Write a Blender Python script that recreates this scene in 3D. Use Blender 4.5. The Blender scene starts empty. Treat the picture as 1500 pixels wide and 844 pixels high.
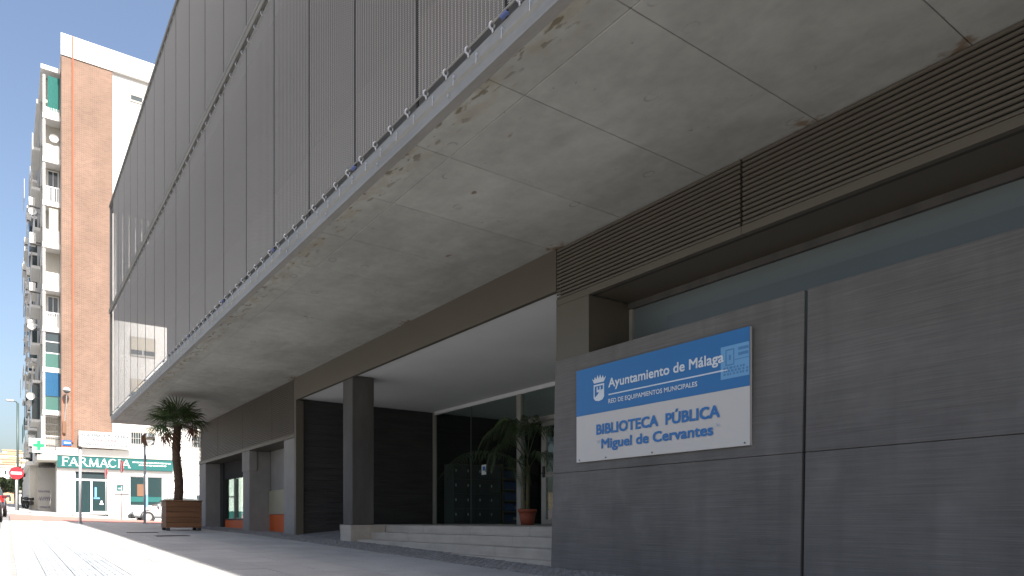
import bpy, bmesh, math, random
from math import radians, sin, cos, pi
from mathutils import Vector, Matrix
random.seed(7)
S = bpy.context.scene
C = S.collection

# ------------------------------------------------------------------ camera
TH = radians(35.83)
cd = bpy.data.cameras.new('camera')
cam = bpy.data.objects.new('camera', cd); C.objects.link(cam)
cam.location = (0, 0, 0)
cam.rotation_euler = (pi/2, 0, -TH)
cd.sensor_width = 36; cd.lens = 24.6; cd.shift_y = 0.2273
cd.clip_start = 0.05; cd.clip_end = 5000
S.camera = cam
# ------------------------------------------------------------------ world and sun
SUN = Vector((-.88, 8.3, -10.6)).normalized()
W = bpy.data.worlds.new('World'); S.world = W; W.use_nodes = True
nt = W.node_tree; nt.nodes.clear()
sky = nt.nodes.new('ShaderNodeTexSky'); sky.sky_type = 'NISHITA'; sky.sun_disc = False
sky.sun_elevation = math.asin(-SUN.z); sky.sun_rotation = math.atan2(-SUN.x, -SUN.y)
sky.air_density = 1.0; sky.dust_density = 4.2; sky.ozone_density = 0.6
bg = nt.nodes.new('ShaderNodeBackground'); bg.inputs['Strength'].default_value = 0.09
wo = nt.nodes.new('ShaderNodeOutputWorld')
nt.links.new(sky.outputs[0], bg.inputs[0]); nt.links.new(bg.outputs[0], wo.inputs[0])
sl = bpy.data.lights.new('sun', 'SUN'); sl.energy = 4.7; sl.angle = radians(0.53); sl.color = (1, .955, .89)
so = bpy.data.objects.new('sun', sl); C.objects.link(so)
so.rotation_euler = SUN.to_track_quat('-Z', 'Y').to_euler(); so.location = (2, -30, 40)
S.view_settings.view_transform = 'Standard'; S.view_settings.look = 'None'
S.view_settings.exposure = 1.45; S.view_settings.gamma = 1
S.cycles.max_bounces = 10; S.cycles.diffuse_bounces = 6; S.cycles.transparent_max_bounces = 24

# ------------------------------------------------------------------ materials
def mat(name, col, rough=.6, metal=0., var=None, var2=None, bump=None, spec=.4, rnd=0., emit=None):
    """var=(scale xyz, amount, detail): mottling; var2 likewise; bump=(scale xyz, strength, distance); rnd=per-object variation"""
    m = bpy.data.materials.new(name); m.use_nodes = True
    t = m.node_tree; N = t.nodes; L = t.links
    b = N['Principled BSDF']
    b.inputs['Roughness'].default_value = rough; b.inputs['Metallic'].default_value = metal
    b.inputs['Specular IOR Level'].default_value = spec
    tc = N.new('ShaderNodeTexCoord')
    def noise(sc, det=5.):
        mp = N.new('ShaderNodeMapping'); L.new(tc.outputs['Object'], mp.inputs[0]); mp.inputs['Scale'].default_value = sc
        n = N.new('ShaderNodeTexNoise'); n.inputs['Scale'].default_value = 1; n.inputs['Detail'].default_value = det
        n.inputs['Roughness'].default_value = .62
        L.new(mp.outputs[0], n.inputs['Vector']); return n.outputs['Fac']
    cur = None
    def mul(prev, fac, amt):
        r = N.new('ShaderNodeMapRange'); L.new(fac, r.inputs[0])
        r.inputs[1].default_value = .25; r.inputs[2].default_value = .75
        r.inputs[3].default_value = 1-amt; r.inputs[4].default_value = 1+amt
        x = N.new('ShaderNodeMix'); x.data_type = 'RGBA'; x.blend_type = 'MULTIPLY'; x.inputs[0].default_value = 1
        if prev is None: x.inputs[6].default_value = (*col, 1)
        else: L.new(prev, x.inputs[6])
        L.new(r.outputs[0], x.inputs[7]); return x.outputs[2]
    for v in (var, var2):
        if v: cur = mul(cur, noise(v[0], v[2] if len(v) > 2 else 5.), v[1])
    if rnd:
        oi = N.new('ShaderNodeObjectInfo')
        r = N.new('ShaderNodeMapRange'); L.new(oi.outputs['Random'], r.inputs[0])
        r.inputs[1].default_value = 0; r.inputs[2].default_value = 1; r.inputs[3].default_value = 1-rnd; r.inputs[4].default_value = 1+rnd
        x = N.new('ShaderNodeMix'); x.data_type = 'RGBA'; x.blend_type = 'MULTIPLY'; x.inputs[0].default_value = 1
        if cur is None: x.inputs[6].default_value = (*col, 1)
        else: L.new(cur, x.inputs[6])
        L.new(r.outputs[0], x.inputs[7]); cur = x.outputs[2]
    if cur is None: b.inputs['Base Color'].default_value = (*col, 1)
    else: L.new(cur, b.inputs['Base Color'])
    if bump:
        bp = N.new('ShaderNodeBump'); bp.inputs['Strength'].default_value = bump[1]; bp.inputs['Distance'].default_value = bump[2]
        L.new(noise(bump[0]), bp.inputs['Height']); L.new(bp.outputs[0], b.inputs['Normal'])
    if emit: b.inputs['Emission Color'].default_value = (*col, 1); b.inputs['Emission Strength'].default_value = emit
    m['base'] = cur is not None
    return m
def base_out(m):
    b = m.node_tree.nodes['Principled BSDF']
    return b, b.inputs['Base Color']
def stain(m, build):
    """mix extra colour over a material's base: build(N, L, tc) -> (fac socket, colour)"""
    t = m.node_tree; N = t.nodes; L = t.links; b, inp = base_out(m)
    tc = N.new('ShaderNodeTexCoord')
    fac, col = build(N, L, tc)
    x = N.new('ShaderNodeMix'); x.data_type = 'RGBA'
    L.new(fac, x.inputs[0])
    if inp.is_linked: L.new(inp.links[0].from_socket, x.inputs[6])
    else: x.inputs[6].default_value = inp.default_value
    x.inputs[7].default_value = (*col, 1); L.new(x.outputs[2], inp)
def mth(N, L, op, a, b=None, clamp=False):
    n = N.new('ShaderNodeMath'); n.operation = op; n.use_clamp = clamp
    for i, v in enumerate((a, b)):
        if v is None: continue
        if isinstance(v, (int, float)): n.inputs[i].default_value = v
        else: L.new(v, n.inputs[i])
    return n.outputs[0]
def ramp(N, L, v, a, b, c=0., d=1.):
    r = N.new('ShaderNodeMapRange'); L.new(v, r.inputs[0]); r.interpolation_type = 'SMOOTHSTEP'
    for i, q in enumerate((a, b, c, d)): r.inputs[i+1].default_value = q
    return r.outputs[0]
def nse(N, L, tc, sc, det=6.):
    mp = N.new('ShaderNodeMapping'); L.new(tc.outputs['Object'], mp.inputs[0]); mp.inputs['Scale'].default_value = sc
    n = N.new('ShaderNodeTexNoise'); n.inputs['Scale'].default_value = 1; n.inputs['Detail'].default_value = det
    L.new(mp.outputs[0], n.inputs['Vector']); return n.outputs['Fac']

# soffit concrete: mottled, ochre weather stains along its outer edge, rust where fixings leak
m_soffit = mat('cast_concrete', (.36, .36, .33), .8, var=((.9, .45, 1), .26, 6.), var2=((7, 6, 5), .10, 5.), bump=((14, 14, 14), .12, .004), rnd=.05)
def f(N, L, tc):     # ochre haze along the outer edge
    s = N.new('ShaderNodeSeparateXYZ'); L.new(tc.outputs['Object'], s.inputs[0])
    e = ramp(N, L, s.outputs[0], 3.10, 2.76); n = ramp(N, L, nse(N, L, tc, (7, 3.2, 1), 9.), .42, .66)
    return mth(N, L, 'MULTIPLY', mth(N, L, 'MULTIPLY', e, n), .42), (.24, .18, .09)
stain(m_soffit, f)
def f(N, L, tc):     # dark weather streaks in that haze
    s = N.new('ShaderNodeSeparateXYZ'); L.new(tc.outputs['Object'], s.inputs[0])
    e = ramp(N, L, s.outputs[0], 3.02, 2.78); n = ramp(N, L, nse(N, L, tc, (17, 5.5, 1), 9.), .56, .64)
    return mth(N, L, 'MULTIPLY', mth(N, L, 'MULTIPLY', e, n), .75), (.11, .085, .045)
stain(m_soffit, f)
def f(N, L, tc):     # rust where fixings leak
    s = N.new('ShaderNodeSeparateXYZ'); L.new(tc.outputs['Object'], s.inputs[0])
    n = nse(N, L, tc, (16, 11, 1), 7.)
    tot = None
    for (x, y, r) in ((5.09, 6.2, .15), (5.08, 3.10, .12), (5.09, 2.02, .12), (5.09, 15.2, .26), (5.09, 9.9, .16), (3.7, 10.5, .04), (4.2, 7.1, .04), (3.6, 5.6, .035), (3.3, 4.6, .03)):
        dx = mth(N, L, 'SUBTRACT', s.outputs[0], x); dy = mth(N, L, 'SUBTRACT', s.outputs[1], y)
        d = mth(N, L, 'SQRT', mth(N, L, 'ADD', mth(N, L, 'MULTIPLY', dx, dx), mth(N, L, 'MULTIPLY', mth(N, L, 'MULTIPLY', dy, dy), .35)))
        d = mth(N, L, 'ADD', d, mth(N, L, 'MULTIPLY', mth(N, L, 'SUBTRACT', n, .5), r*2.6))
        k = ramp(N, L, d, r*.8, 0.)
        tot = k if tot is None else mth(N, L, 'MAXIMUM', tot, k)
    return mth(N, L, 'MULTIPLY', tot, .8), (.15, .085, .035)
stain(m_soffit, f)
def f(N, L, tc):     # pale lime blooms
    n = ramp(N, L, nse(N, L, tc, (1.7, .8, 1), 4.), .58, .76)
    return mth(N, L, 'MULTIPLY', n, .38), (.5, .495, .46)
stain(m_soffit, f)
def f(N, L, tc):     # dull grey patches left by the formwork
    n = ramp(N, L, nse(N, L, tc, (2.3, 1.1, 3), 7.), .52, .70)
    return mth(N, L, 'MULTIPLY', n, .38), (.25, .25, .235)
stain(m_soffit, f)
def f(N, L, tc):     # scattered blow holes
    n = ramp(N, L, nse(N, L, tc, (22, 15, 5), 2.), .735, .80)
    return mth(N, L, 'MULTIPLY', n, .5), (.11, .10, .085)
stain(m_soffit, f)
def f(N, L, tc):     # round marks of spacers
    v = N.new('ShaderNodeTexVoronoi'); v.inputs['Scale'].default_value = 1.; v.voronoi_dimensions = '2D'
    mp = N.new('ShaderNodeMapping'); L.new(tc.outputs['Object'], mp.inputs[0]); mp.inputs['Scale'].default_value = (1.25, .85, 1); L.new(mp.outputs[0], v.inputs['Vector'])
    d = mth(N, L, 'ABSOLUTE', mth(N, L, 'SUBTRACT', v.outputs['Distance'], .048))
    return mth(N, L, 'MULTIPLY', ramp(N, L, d, .013, .004), mth(N, L, 'MULTIPLY', ramp(N, L, nse(N, L, tc, (5, 5, 1), 3.), .42, .6), .55)), (.17, .165, .15)
stain(m_soffit, f)
m_wall = mat('ribbed_grey_concrete', (.131, .122, .115), .72, var=((.9, 1.4, 1.1), .22, 5.), var2=((3, 1.6, 95), .20, 3.), bump=((6, 2.2, 110), .55, .006))
def f(N, L, tc):     # faint rain streaks down the ribbed concrete
    n = ramp(N, L, nse(N, L, tc, (1, 4.5, .35), 6.), .5, .72)
    return mth(N, L, 'MULTIPLY', n, .30), (.085, .08, .076)
stain(m_wall, f)
def f(N, L, tc):     # cloudy pale efflorescence
    n = ramp(N, L, nse(N, L, tc, (1, 2.6, 2.2), 7.), .54, .74)
    return mth(N, L, 'MULTIPLY', n, .22), (.22, .21, .20)
stain(m_wall, f)
m_pier = mat('grey_concrete_pier', (.222, .21, .20), .75, var=((2, 2, 1.2), .18, 5.), bump=((4, 4, 60), .25, .010))
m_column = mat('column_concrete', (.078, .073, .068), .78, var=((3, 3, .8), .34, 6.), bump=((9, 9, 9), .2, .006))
m_plinth = mat('pale_step_stone', (.385, .345, .30), .7, var=((4, 2, 4), .16, 6.), var2=((14, .6, 30), .08), bump=((20, 20, 20), .1, .003))
m_clad = mat('brown_metal_cladding', (.115, .10, .078), .5, .25, var=((.6, .6, .8), .08), spec=.4)
m_slat = mat('brown_metal_slat', (.115, .10, .08), .5, .25, var=((1, .8, 1), .08))
m_trimb = mat('louvre_back', (.045, .04, .034), .7)
m_void = mat('dark_void', (.018, .017, .016), .9)
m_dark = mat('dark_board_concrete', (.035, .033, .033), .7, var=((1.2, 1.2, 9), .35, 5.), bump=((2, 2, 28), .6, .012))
m_ceil = mat('white_painted_ceiling', (.74, .74, .73), .8, var=((.7, .7, 1), .06))
m_facade = mat('inner_grey_render', (.205, .198, .19), .8, var=((.5, .5, .7), .08))
m_slabc = mat('gallery_slab_concrete', (.21, .20, .195), .8, var=((.5, .5, .7), .08))
m_wire = mat('woven_steel_wire', (.40, .385, .375), .5, .3)
m_cable = mat('steel_cable', (.58, .565, .55), .45, .3)
m_galv = mat('galvanised_steel', (.265, .258, .24), .6, .05, var=((4, 1, 6), .15, 5.), var2=((40, 14, 40), .07), bump=((30, 9, 30), .05, .002))
m_hook = mat('bright_zinc_hook', (.50, .51, .53), .35, .5)
m_blue = mat('blue_plastic', (.10, .13, .30), .5)
m_signw = mat('sign_white_vinyl', (.56, .53, .51), .28, var=((1.5, 1.5, 1.5), .03), spec=.5)
m_signb = mat('sign_blue_vinyl', (.018, .148, .39), .3, var=((1.2, 1.2, 1.2), .05), spec=.5)
m_paleblue = mat('pale_blue_tone', (.15, .36, .62), .3)  # also carries the reflection painted on the library sign
m_reflprint = mat('faint_blue_reflection', (.075, .22, .45), .35)  # details of the painted reflection on the library sign
m_ltr_w = mat('white_vinyl_letter', (.66, .70, .76), .35)
m_ltr_b = mat('blue_vinyl_letter', (.03, .17, .45), .4)
m_ltr_f = mat('faded_vinyl_letter', (.46, .52, .60), .4)
m_orange = mat('orange_painted_panel', (.55, .10, .018), .5, var=((3, 3, 3), .12))
m_beige = mat('beige_metal_box', (.30, .27, .20), .5, var=((2, 2, 2), .08))
m_alu = mat('aluminium_frame', (.36, .34, .31), .4, .3)
m_frost = mat('frosted_glass', (.128, .152, .154), .25, spec=.6, var=((.4, .3, 1), .1))
m_frost2 = mat('frosted_glass_reflection', (.112, .133, .136), .25, spec=.6, var=((.4, .3, 1), .1))  # darker copy with the reflection low in the glass put into its colour
m_slab = mat('granite_paving', (.352, .345, .335), .75, var=((1.1, 1.1, 1.1), .16, 7.), var2=((60, 60, 60), .10, 3.), bump=((40, 40, 40), .15, .002), rnd=.07)
m_rib = mat('ribbed_paving_tile', (.29, .315, .345), .7, var=((5, 5, 5), .1), rnd=.14)
m_joint = mat('paving_mortar', (.25, .245, .235), .9, var=((5, 5, 5), .2))
m_cobble = mat('dark_granite_sett', (.20, .195, .195), .8, var=((11, 11, 11), .35, 4.), var2=((1.5, 1.5, 1.5), .12), bump=((45, 45, 45), .3, .003))
m_asph = mat('asphalt', (.16, .16, .16), .9, var=((.25, .25, .25), .2), var2=((50, 50, 50), .3), bump=((80, 80, 80), .3, .004))
m_kerb = mat('kerb_stone', (.46, .45, .43), .8, var=((4, 4, 4), .12), rnd=.08)
m_red = mat('red_paving', (.34, .155, .13), .8, var=((4, 4, 4), .15), var2=((.6, .6, .6), .12))
m_plaster = mat('white_plaster', (.66, .65, .625), .85, var=((.6, .6, .25), .05, 6.), bump=((14, 14, 14), .06, .004))
m_cream = mat('cream_plaster', (.55, .52, .45), .85, var=((.7, .7, .3), .14, 6.))
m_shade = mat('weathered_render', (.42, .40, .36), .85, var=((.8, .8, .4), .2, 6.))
m_teal = mat('teal_fascia', (.016, .105, .10), .4, var=((.5, .5, .5), .05))
m_tealc = mat('teal_curtain', (.02, .13, .115), .8)
m_bluec = mat('blue_awning', (.015, .085, .18), .8)
m_greeng = mat('green_glass_panel', (.05, .13, .11), .15, spec=.6)
m_white = mat('white_paint', (.76, .76, .76), .45)
m_black = mat('black_plastic', (.025, .025, .027), .5)
m_rubber = mat('tyre_rubber', (.03, .03, .03), .85)
m_signred = mat('red_sign_face', (.52, .02, .03), .4)
m_steelp = mat('painted_grey_post', (.40, .41, .42), .4, .4)
m_greenp = mat('dark_green_post', (.05, .075, .07), .45, .2)
m_brown = mat('brown_box', (.16, .085, .05), .7)
m_rust = mat('red_brown_pipe', (.36, .11, .06), .6)
m_gcross = mat('green_cross', (.02, .34, .12), .4)
m_dglass = mat('dark_window_glass', (.035, .05, .055), .08, spec=.6)
m_tglass = mat('shop_window_glass', (.022, .042, .045), .06, spec=.7)
m_wood = mat('planter_wood', (.135, .062, .027), .6, var=((1.2, 4, 26), .32, 6.), bump=((2, 4, 40), .35, .004), rnd=.1)
m_soil = mat('soil', (.05, .035, .025), .95)
m_trunk = mat('palm_fibre', (.075, .05, .033), .95, var=((9, 9, 14), .4), bump=((20, 20, 30), .7, .01))
m_leaf = mat('palm_green', (.050, .082, .022), .5, rnd=.35, var=((3, 3, 3), .3))
m_dead = mat('palm_dry', (.15, .065, .04), .7, rnd=.2)
m_kentia = mat('kentia_green', (.032, .052, .016), .45, rnd=.25)
m_cane = mat('kentia_stem', (.13, .11, .045), .6, var=((8, 8, 20), .3))
m_terra = mat('terracotta', (.30, .075, .04), .7, var=((6, 6, 6), .12))
m_lock = mat('dark_locker_metal', (.042, .045, .05), .45, .2, rnd=.12)
m_trim = mat('grey_trim', (.10, .10, .10), .5)
m_crate = mat('blue_storage_box', (.02, .05, .17), .5, rnd=.2)
m_tan = mat('tan_board', (.26, .20, .12), .7)
m_paper = mat('white_paper', (.8, .8, .8), .7)
m_pink = mat('pink_plastic', (.55, .12, .17), .5)
m_floor = mat('lobby_floor', (.36, .35, .33), .5, var=((3, 3, 3), .1))
m_lobby = mat('lobby_wall', (.40, .41, .41), .7)
m_hill = mat('dry_hillside', (.21, .17, .115), .95, var=((.02, .02, .02), .25), var2=((.12, .12, .12), .25))
m_tree = mat('street_tree_green', (.055, .075, .03), .6, rnd=.2, var=((2, 2, 2), .3))
m_bark = mat('bark', (.08, .06, .045), .9)
m_carr = mat('dark_red_car_paint', (.13, .02, .025), .25, .2, spec=.6)
m_carb = mat('blue_grey_car_paint', (.06, .07, .10), .25, .3, spec=.6)
m_carw = mat('white_car_paint', (.40, .41, .42), .25, spec=.6)
m_lamp_r = mat('red_lamp_lens', (.5, .015, .015), .2, spec=.6)
m_lamp_w = mat('clear_lamp_lens', (.6, .62, .62), .12, spec=.7)
m_rim = mat('wheel_rim', (.5, .5, .5), .35, .6)
m_mirror = mat('traffic_mirror', (.85, .85, .85), .03, 1.)
m_ac = mat('air_conditioner_white', (.62, .61, .58), .6, rnd=.12)
m_dish = mat('dish_grey', (.55, .55, .54), .5, rnd=.1)
m_shut = mat('beige_shutter', (.46, .42, .34), .6, var=((1, 1, 30), .15))
m_grille = mat('window_grille', (.45, .43, .40), .5)
m_graf = mat('graffiti_paint', (.16, .15, .22), .7)
m_bluesign = mat('street_sign_blue', (.02, .11, .42), .4)
m_orangep = mat('orange_plate', (.55, .22, .08), .5)
m_houseo = mat('ochre_house', (.45, .30, .20), .85)

def brickmat():
    m = bpy.data.materials.new('orange_brickwork'); m.use_nodes = True
    t = m.node_tree; N = t.nodes; L = t.links; b = N['Principled BSDF']; b.inputs['Roughness'].default_value = .85
    tc = N.new('ShaderNodeTexCoord'); s = N.new('ShaderNodeSeparateXYZ'); L.new(tc.outputs['Object'], s.inputs[0])
    c = N.new('ShaderNodeCombineXYZ'); L.new(mth(N, L, 'ADD', s.outputs[0], s.outputs[1]), c.inputs[0]); L.new(s.outputs[2], c.inputs[1])
    br = N.new('ShaderNodeTexBrick'); L.new(c.outputs[0], br.inputs[0]); br.inputs['Scale'].default_value = 1
    br.inputs['Brick Width'].default_value = .25; br.inputs['Row Height'].default_value = .07; br.inputs['Mortar Size'].default_value = .011
    br.inputs['Color1'].default_value = (.135, .064, .041, 1); br.inputs['Color2'].default_value = (.19, .10, .065, 1)
    br.inputs['Mortar'].default_value = (.25, .205, .165, 1)
    n = nse(N, L, tc, (.5, .5, .35), 5.)
    x = N.new('ShaderNodeMix'); x.data_type = 'RGBA'; x.blend_type = 'MULTIPLY'; x.inputs[0].default_value = 1
    L.new(br.outputs[0], x.inputs[6]); L.new(ramp(N, L, n, .25, .75, .86, 1.12), x.inputs[7])
    L.new(x.outputs[2], b.inputs['Base Color'])
    bp = N.new('ShaderNodeBump'); bp.inputs['Strength'].default_value = .4; bp.inputs['Distance'].default_value = .008
    bp.invert = True; L.new(br.outputs['Fac'], bp.inputs['Height']); L.new(bp.outputs[0], b.inputs['Normal'])
    return m
m_brick = brickmat()
def glassmat(name, tint, ior=1.5, rough=.01):
    m = bpy.data.materials.new(name); m.use_nodes = True
    t = m.node_tree; N = t.nodes; L = t.links; N.clear()
    tr = N.new('ShaderNodeBsdfTransparent'); tr.inputs[0].default_value = (*tint, 1)
    gl = N.new('ShaderNodeBsdfGlossy'); gl.inputs['Roughness'].default_value = rough; gl.inputs[0].default_value = (.9, .95, .95, 1)
    lw = N.new('ShaderNodeLayerWeight'); lw.inputs[0].default_value = .5
    p5 = mth(N, L, 'POWER', lw.outputs['Facing'], 4.5); fc = mth(N, L, 'ADD', mth(N, L, 'MULTIPLY', p5, .9), .045)
    mx = N.new('ShaderNodeMixShader'); L.new(fc, mx.inputs[0]); L.new(tr.outputs[0], mx.inputs[1]); L.new(gl.outputs[0], mx.inputs[2])
    o = N.new('ShaderNodeOutputMaterial'); L.new(mx.outputs[0], o.inputs[0]); return m
m_glass = glassmat('clear_glass', (.82, .88, .86))

# ------------------------------------------------------------------ mesh helpers
class MB:
    def __init__(s): s.v = []; s.f = []; s.mi = []; s.m = 0
    def add(s, vs, fs):
        o = len(s.v); s.v += [tuple(p) for p in vs]
        for q in fs: s.f.append([i+o for i in q]); s.mi.append(s.m)
        return s
    def box(s, x0, x1, y0, y1, z0, z1, M=None):
        vs = [Vector(p) for p in ((x0,y0,z0),(x1,y0,z0),(x1,y1,z0),(x0,y1,z0),(x0,y0,z1),(x1,y0,z1),(x1,y1,z1),(x0,y1,z1))]
        if M: vs = [M @ p for p in vs]
        return s.add(vs, ((3,2,1,0),(4,5,6,7),(0,1,5,4),(1,2,6,5),(2,3,7,6),(3,0,4,7)))
    def bev(s, x0, x1, y0, y1, z0, z1, b=.01, M=None):
        """box with chamfered edges"""
        xs, ys, zs = (x0, x1), (y0, y1), (z0, z1); V = []; idx = {}
        for i in (0, 1):
            for j in (0, 1):
                for k in (0, 1):
                    sx, sy, sz = (1, -1)[i]*b, (1, -1)[j]*b, (1, -1)[k]*b
                    for a, p in enumerate(((xs[i], ys[j]+sy, zs[k]+sz), (xs[i]+sx, ys[j], zs[k]+sz), (xs[i]+sx, ys[j]+sy, zs[k]))):
                        idx[i, j, k, a] = len(V); V.append(M @ Vector(p) if M else p)
        F = []
        for a in range(3):
            o = [q for q in range(3) if q != a]
            for e in (0, 1):
                q = []
                for (u, w) in ((0, 0), (1, 0), (1, 1), (0, 1)):
                    t = [0]*3; t[a] = e; t[o[0]] = u; t[o[1]] = w; q.append(idx[t[0], t[1], t[2], a])
                F.append(q if (e == 1) == (a != 1) else q[::-1])
        for a in range(3):           # edges running along axis a
            o = [q for q in range(3) if q != a]
            for u in (0, 1):
                for w in (0, 1):
                    t0 = [0]*3; t1 = [0]*3; t0[a] = 0; t1[a] = 1
                    for t in (t0, t1): t[o[0]] = u; t[o[1]] = w
                    F.append([idx[(*t0, o[0])], idx[(*t1, o[0])], idx[(*t1, o[1])], idx[(*t0, o[1])]])
        for i in (0, 1):
            for j in (0, 1):
                for k in (0, 1): F.append([idx[i, j, k, a] for a in range(3)])
        return s.add(V, F)
    def quad(s, a, b, c, d): return s.add((a, b, c, d), ((0, 1, 2, 3),))
    def prism(s, poly, axis, a, b):
        """extrude a 2D outline along axis 'x','y','z' from a to b"""
        n = len(poly)
        def P(u, w, t): return {'x': (t, u, w), 'y': (u, t, w), 'z': (u, w, t)}[axis]
        vs = [P(u, w, a) for u, w in poly]+[P(u, w, b) for u, w in poly]
        fs = [list(range(n))[::-1], list(range(n, 2*n))]+[[i, (i+1) % n, n+(i+1) % n, n+i] for i in range(n)]
        return s.add(vs, fs)
    def tube(s, pts, r, n=6, cap=True):
        pts = [Vector(p) for p in pts]; rs = r if isinstance(r, (list, tuple)) else [r]*len(pts)
        rings = []; up = None
        for i, p in enumerate(pts):
            d = (pts[min(i+1, len(pts)-1)]-pts[max(i-1, 0)]).normalized()
            if up is None: up = Vector((0, 0, 1)) if abs(d.z) < .9 else Vector((1, 0, 0))
            a = d.cross(up).normalized(); bb = a.cross(d).normalized(); up = bb
            rings.append([p+rs[i]*(cos(2*pi*k/n)*a+sin(2*pi*k/n)*bb) for k in range(n)])
        vs = [q for R in rings for q in R]; fs = []
        for i in range(len(pts)-1):
            for k in range(n): fs.append((i*n+k, i*n+(k+1) % n, (i+1)*n+(k+1) % n, (i+1)*n+k))
        if cap: fs += [list(range(n))[::-1], [(len(pts)-1)*n+k for k in range(n)]]
        return s.add(vs, fs)
    def ring(s, c, R, r, ax, n=10, k=5, a0=0., a1=2*pi):
        """torus piece about axis vector ax"""
        ax = Vector(ax).normalized(); u = ax.orthogonal().normalized(); w = ax.cross(u)
        pts = [Vector(c)+R*(cos(a0+(a1-a0)*i/n)*u+sin(a0+(a1-a0)*i/n)*w) for i in range(n+1)]
        return s.tube(pts, r, k)
    def disc(s, c, r, ax, th, n=20):
        ax = Vector(ax).normalized(); return s.tube([Vector(c)-ax*th/2, Vector(c)+ax*th/2], r, n)
    def dome(s, c, r, sz=1., n=10, m=6, a0=-pi/2, a1=pi/2):
        vs = []; fs = []
        for i in range(m+1):
            a = a0+(a1-a0)*i/m
            for k in range(n): vs.append((c[0]+r*cos(a)*cos(2*pi*k/n), c[1]+r*cos(a)*sin(2*pi*k/n), c[2]+r*sz*sin(a)))
        for i in range(m):
            for k in range(n): fs.append((i*n+k, i*n+(k+1) % n, (i+1)*n+(k+1) % n, (i+1)*n+k))
        return s.add(vs, fs)
    def mesh(s, name, mats, smooth=False):
        me = bpy.data.meshes.new(name); me.from_pydata(s.v, [], s.f)
        for m in (mats if isinstance(mats, (list, tuple)) else [mats]): me.materials.append(m)
        me.polygons.foreach_set('material_index', s.mi)
        bm = bmesh.new(); bm.from_mesh(me); bmesh.ops.recalc_face_normals(bm, faces=bm.faces); bm.to_mesh(me); bm.free()
        if smooth: me.polygons.foreach_set('use_smooth', [True]*len(me.polygons))
        me.update(); return me
    def build(s, name, mats, parent=None, smooth=False, loc=None, **kw):
        return put(name, s.mesh(name, mats, smooth), parent, loc, **kw)
def put(name, me, parent=None, loc=None, label=None, cat=None, group=None, kind=None):
    o = bpy.data.objects.new(name, me); C.objects.link(o)
    if parent is not None: o.parent = parent
    if loc is not None: o.location = loc
    tag(o, label, cat, group, kind); return o
def tag(o, label=None, cat=None, group=None, kind=None):
    if label: o['label'] = label
    if cat: o['category'] = cat
    if group: o['group'] = group
    if kind: o['kind'] = kind
    return o
def thing(name, label, cat, loc=(0, 0, 0), rz=0, group=None):
    o = bpy.data.objects.new(name, None); C.objects.link(o); o.location = loc; o.rotation_euler = (0, 0, rz); o.empty_display_size = .1
    return tag(o, label, cat, group)
def copy_tree(o, label, loc=None, rz=None, parent=None):
    c = o.copy(); C.objects.link(c); c.parent = parent
    if label: c['label'] = label
    if loc is not None: c.location = loc
    if rz is not None: c.rotation_euler = (0, 0, rz)
    for ch in list(o.children): copy_tree(ch, None, None, None, c)
    return c
def bx(name, m, parent, x0, x1, y0, y1, z0, z1, b=0., **kw):
    mb = MB(); mb.bev(x0, x1, y0, y1, z0, z1, b) if b else mb.box(x0, x1, y0, y1, z0, z1)
    return mb.build(name, m, parent, **kw)
SN, CS = sin(TH), cos(TH)
def at(px, py, Y):
    """the world point at distance Y along the street that stands in this direction of the photograph"""
    u = (px-750)/1025; t = Y/(CS-u*SN)
    return Vector((t*(SN+u*CS), Y, t*(763-py)/1025))
def text(body, name, m, parent, mapf, width, size, bold=0., sp=1., **kw):
    """flat lettering: mapf(x, y, d) -> 3D; stretched to the given width; bold strokes from shifted layers"""
    cu = bpy.data.curves.new('t', 'FONT'); cu.body = body; cu.size = size; cu.space_character = sp; cu.resolution_u = 3
    o = bpy.data.objects.new('t', cu); C.objects.link(o)
    dg = bpy.context.evaluated_depsgraph_get(); me = bpy.data.meshes.new_from_object(o.evaluated_get(dg))
    bpy.data.objects.remove(o); bpy.data.curves.remove(cu)
    V = [(v.co.x, v.co.y) for v in me.vertices]; F = [list(p.vertices) for p in me.polygons]
    a = min(v[0] for v in V); b = max(v[0] for v in V); k = width/(b-a); mb = MB()
    sh = ((0, 0),) if not bold else ((-bold, -bold), (bold, -bold), (-bold, bold), (bold, bold), (0, 0))
    for q, (dx, dy) in enumerate(sh): mb.add([mapf((x-a)*k+dx, y+dy, .0003*q) for x, y in V], F)
    return mb.build(name, m, parent, **kw)

# ------------------------------------------------------------------ ground heights
PROF = [(-60, -1.9), (-10, -.90), (0, -.672), (6.2, -.525), (15.2, -.305), (24.5, -.17), (30, -.11), (34, .02), (40, .16), (45, .27), (55.8, .52), (110, 2.0), (200, 4.2), (400, 9), (5000, 60)]
def prof(y):
    for (a, za), (b, zb) in zip(PROF, PROF[1:]):
        if y <= b: return za+(zb-za)*(y-a)/(b-a)
    return PROF[-1][1]
def gz(x, y):
    w = min(1, max(0, (y-28)/20)); w *= 1-min(1, max(0, (y-90)/60))
    c = min(1, max(0, (y-14)/10))*min(1, max(0, (36-y)/6))
    return prof(y)-.018*c*(min(5.5, max(-1, x))-5.2)-.075*w*(min(14, max(-1, x))-3)
def sheet(name, m, xs, ys, dz, parent=None, **kw):
    mb = MB(); nx = len(xs)
    vs = [(x, y, gz(x, y)+dz) for y in ys for x in xs]
    fs = [(j*nx+i, j*nx+i+1, (j+1)*nx+i+1, (j+1)*nx+i) for j in range(len(ys)-1) for i in range(nx-1)]
    mb.add(vs, fs); return mb.build(name, m, parent, **kw)
def rng(a, b, s):
    n = max(1, round((b-a)/s)); return [a+(b-a)*i/n for i in range(n+1)]

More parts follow.
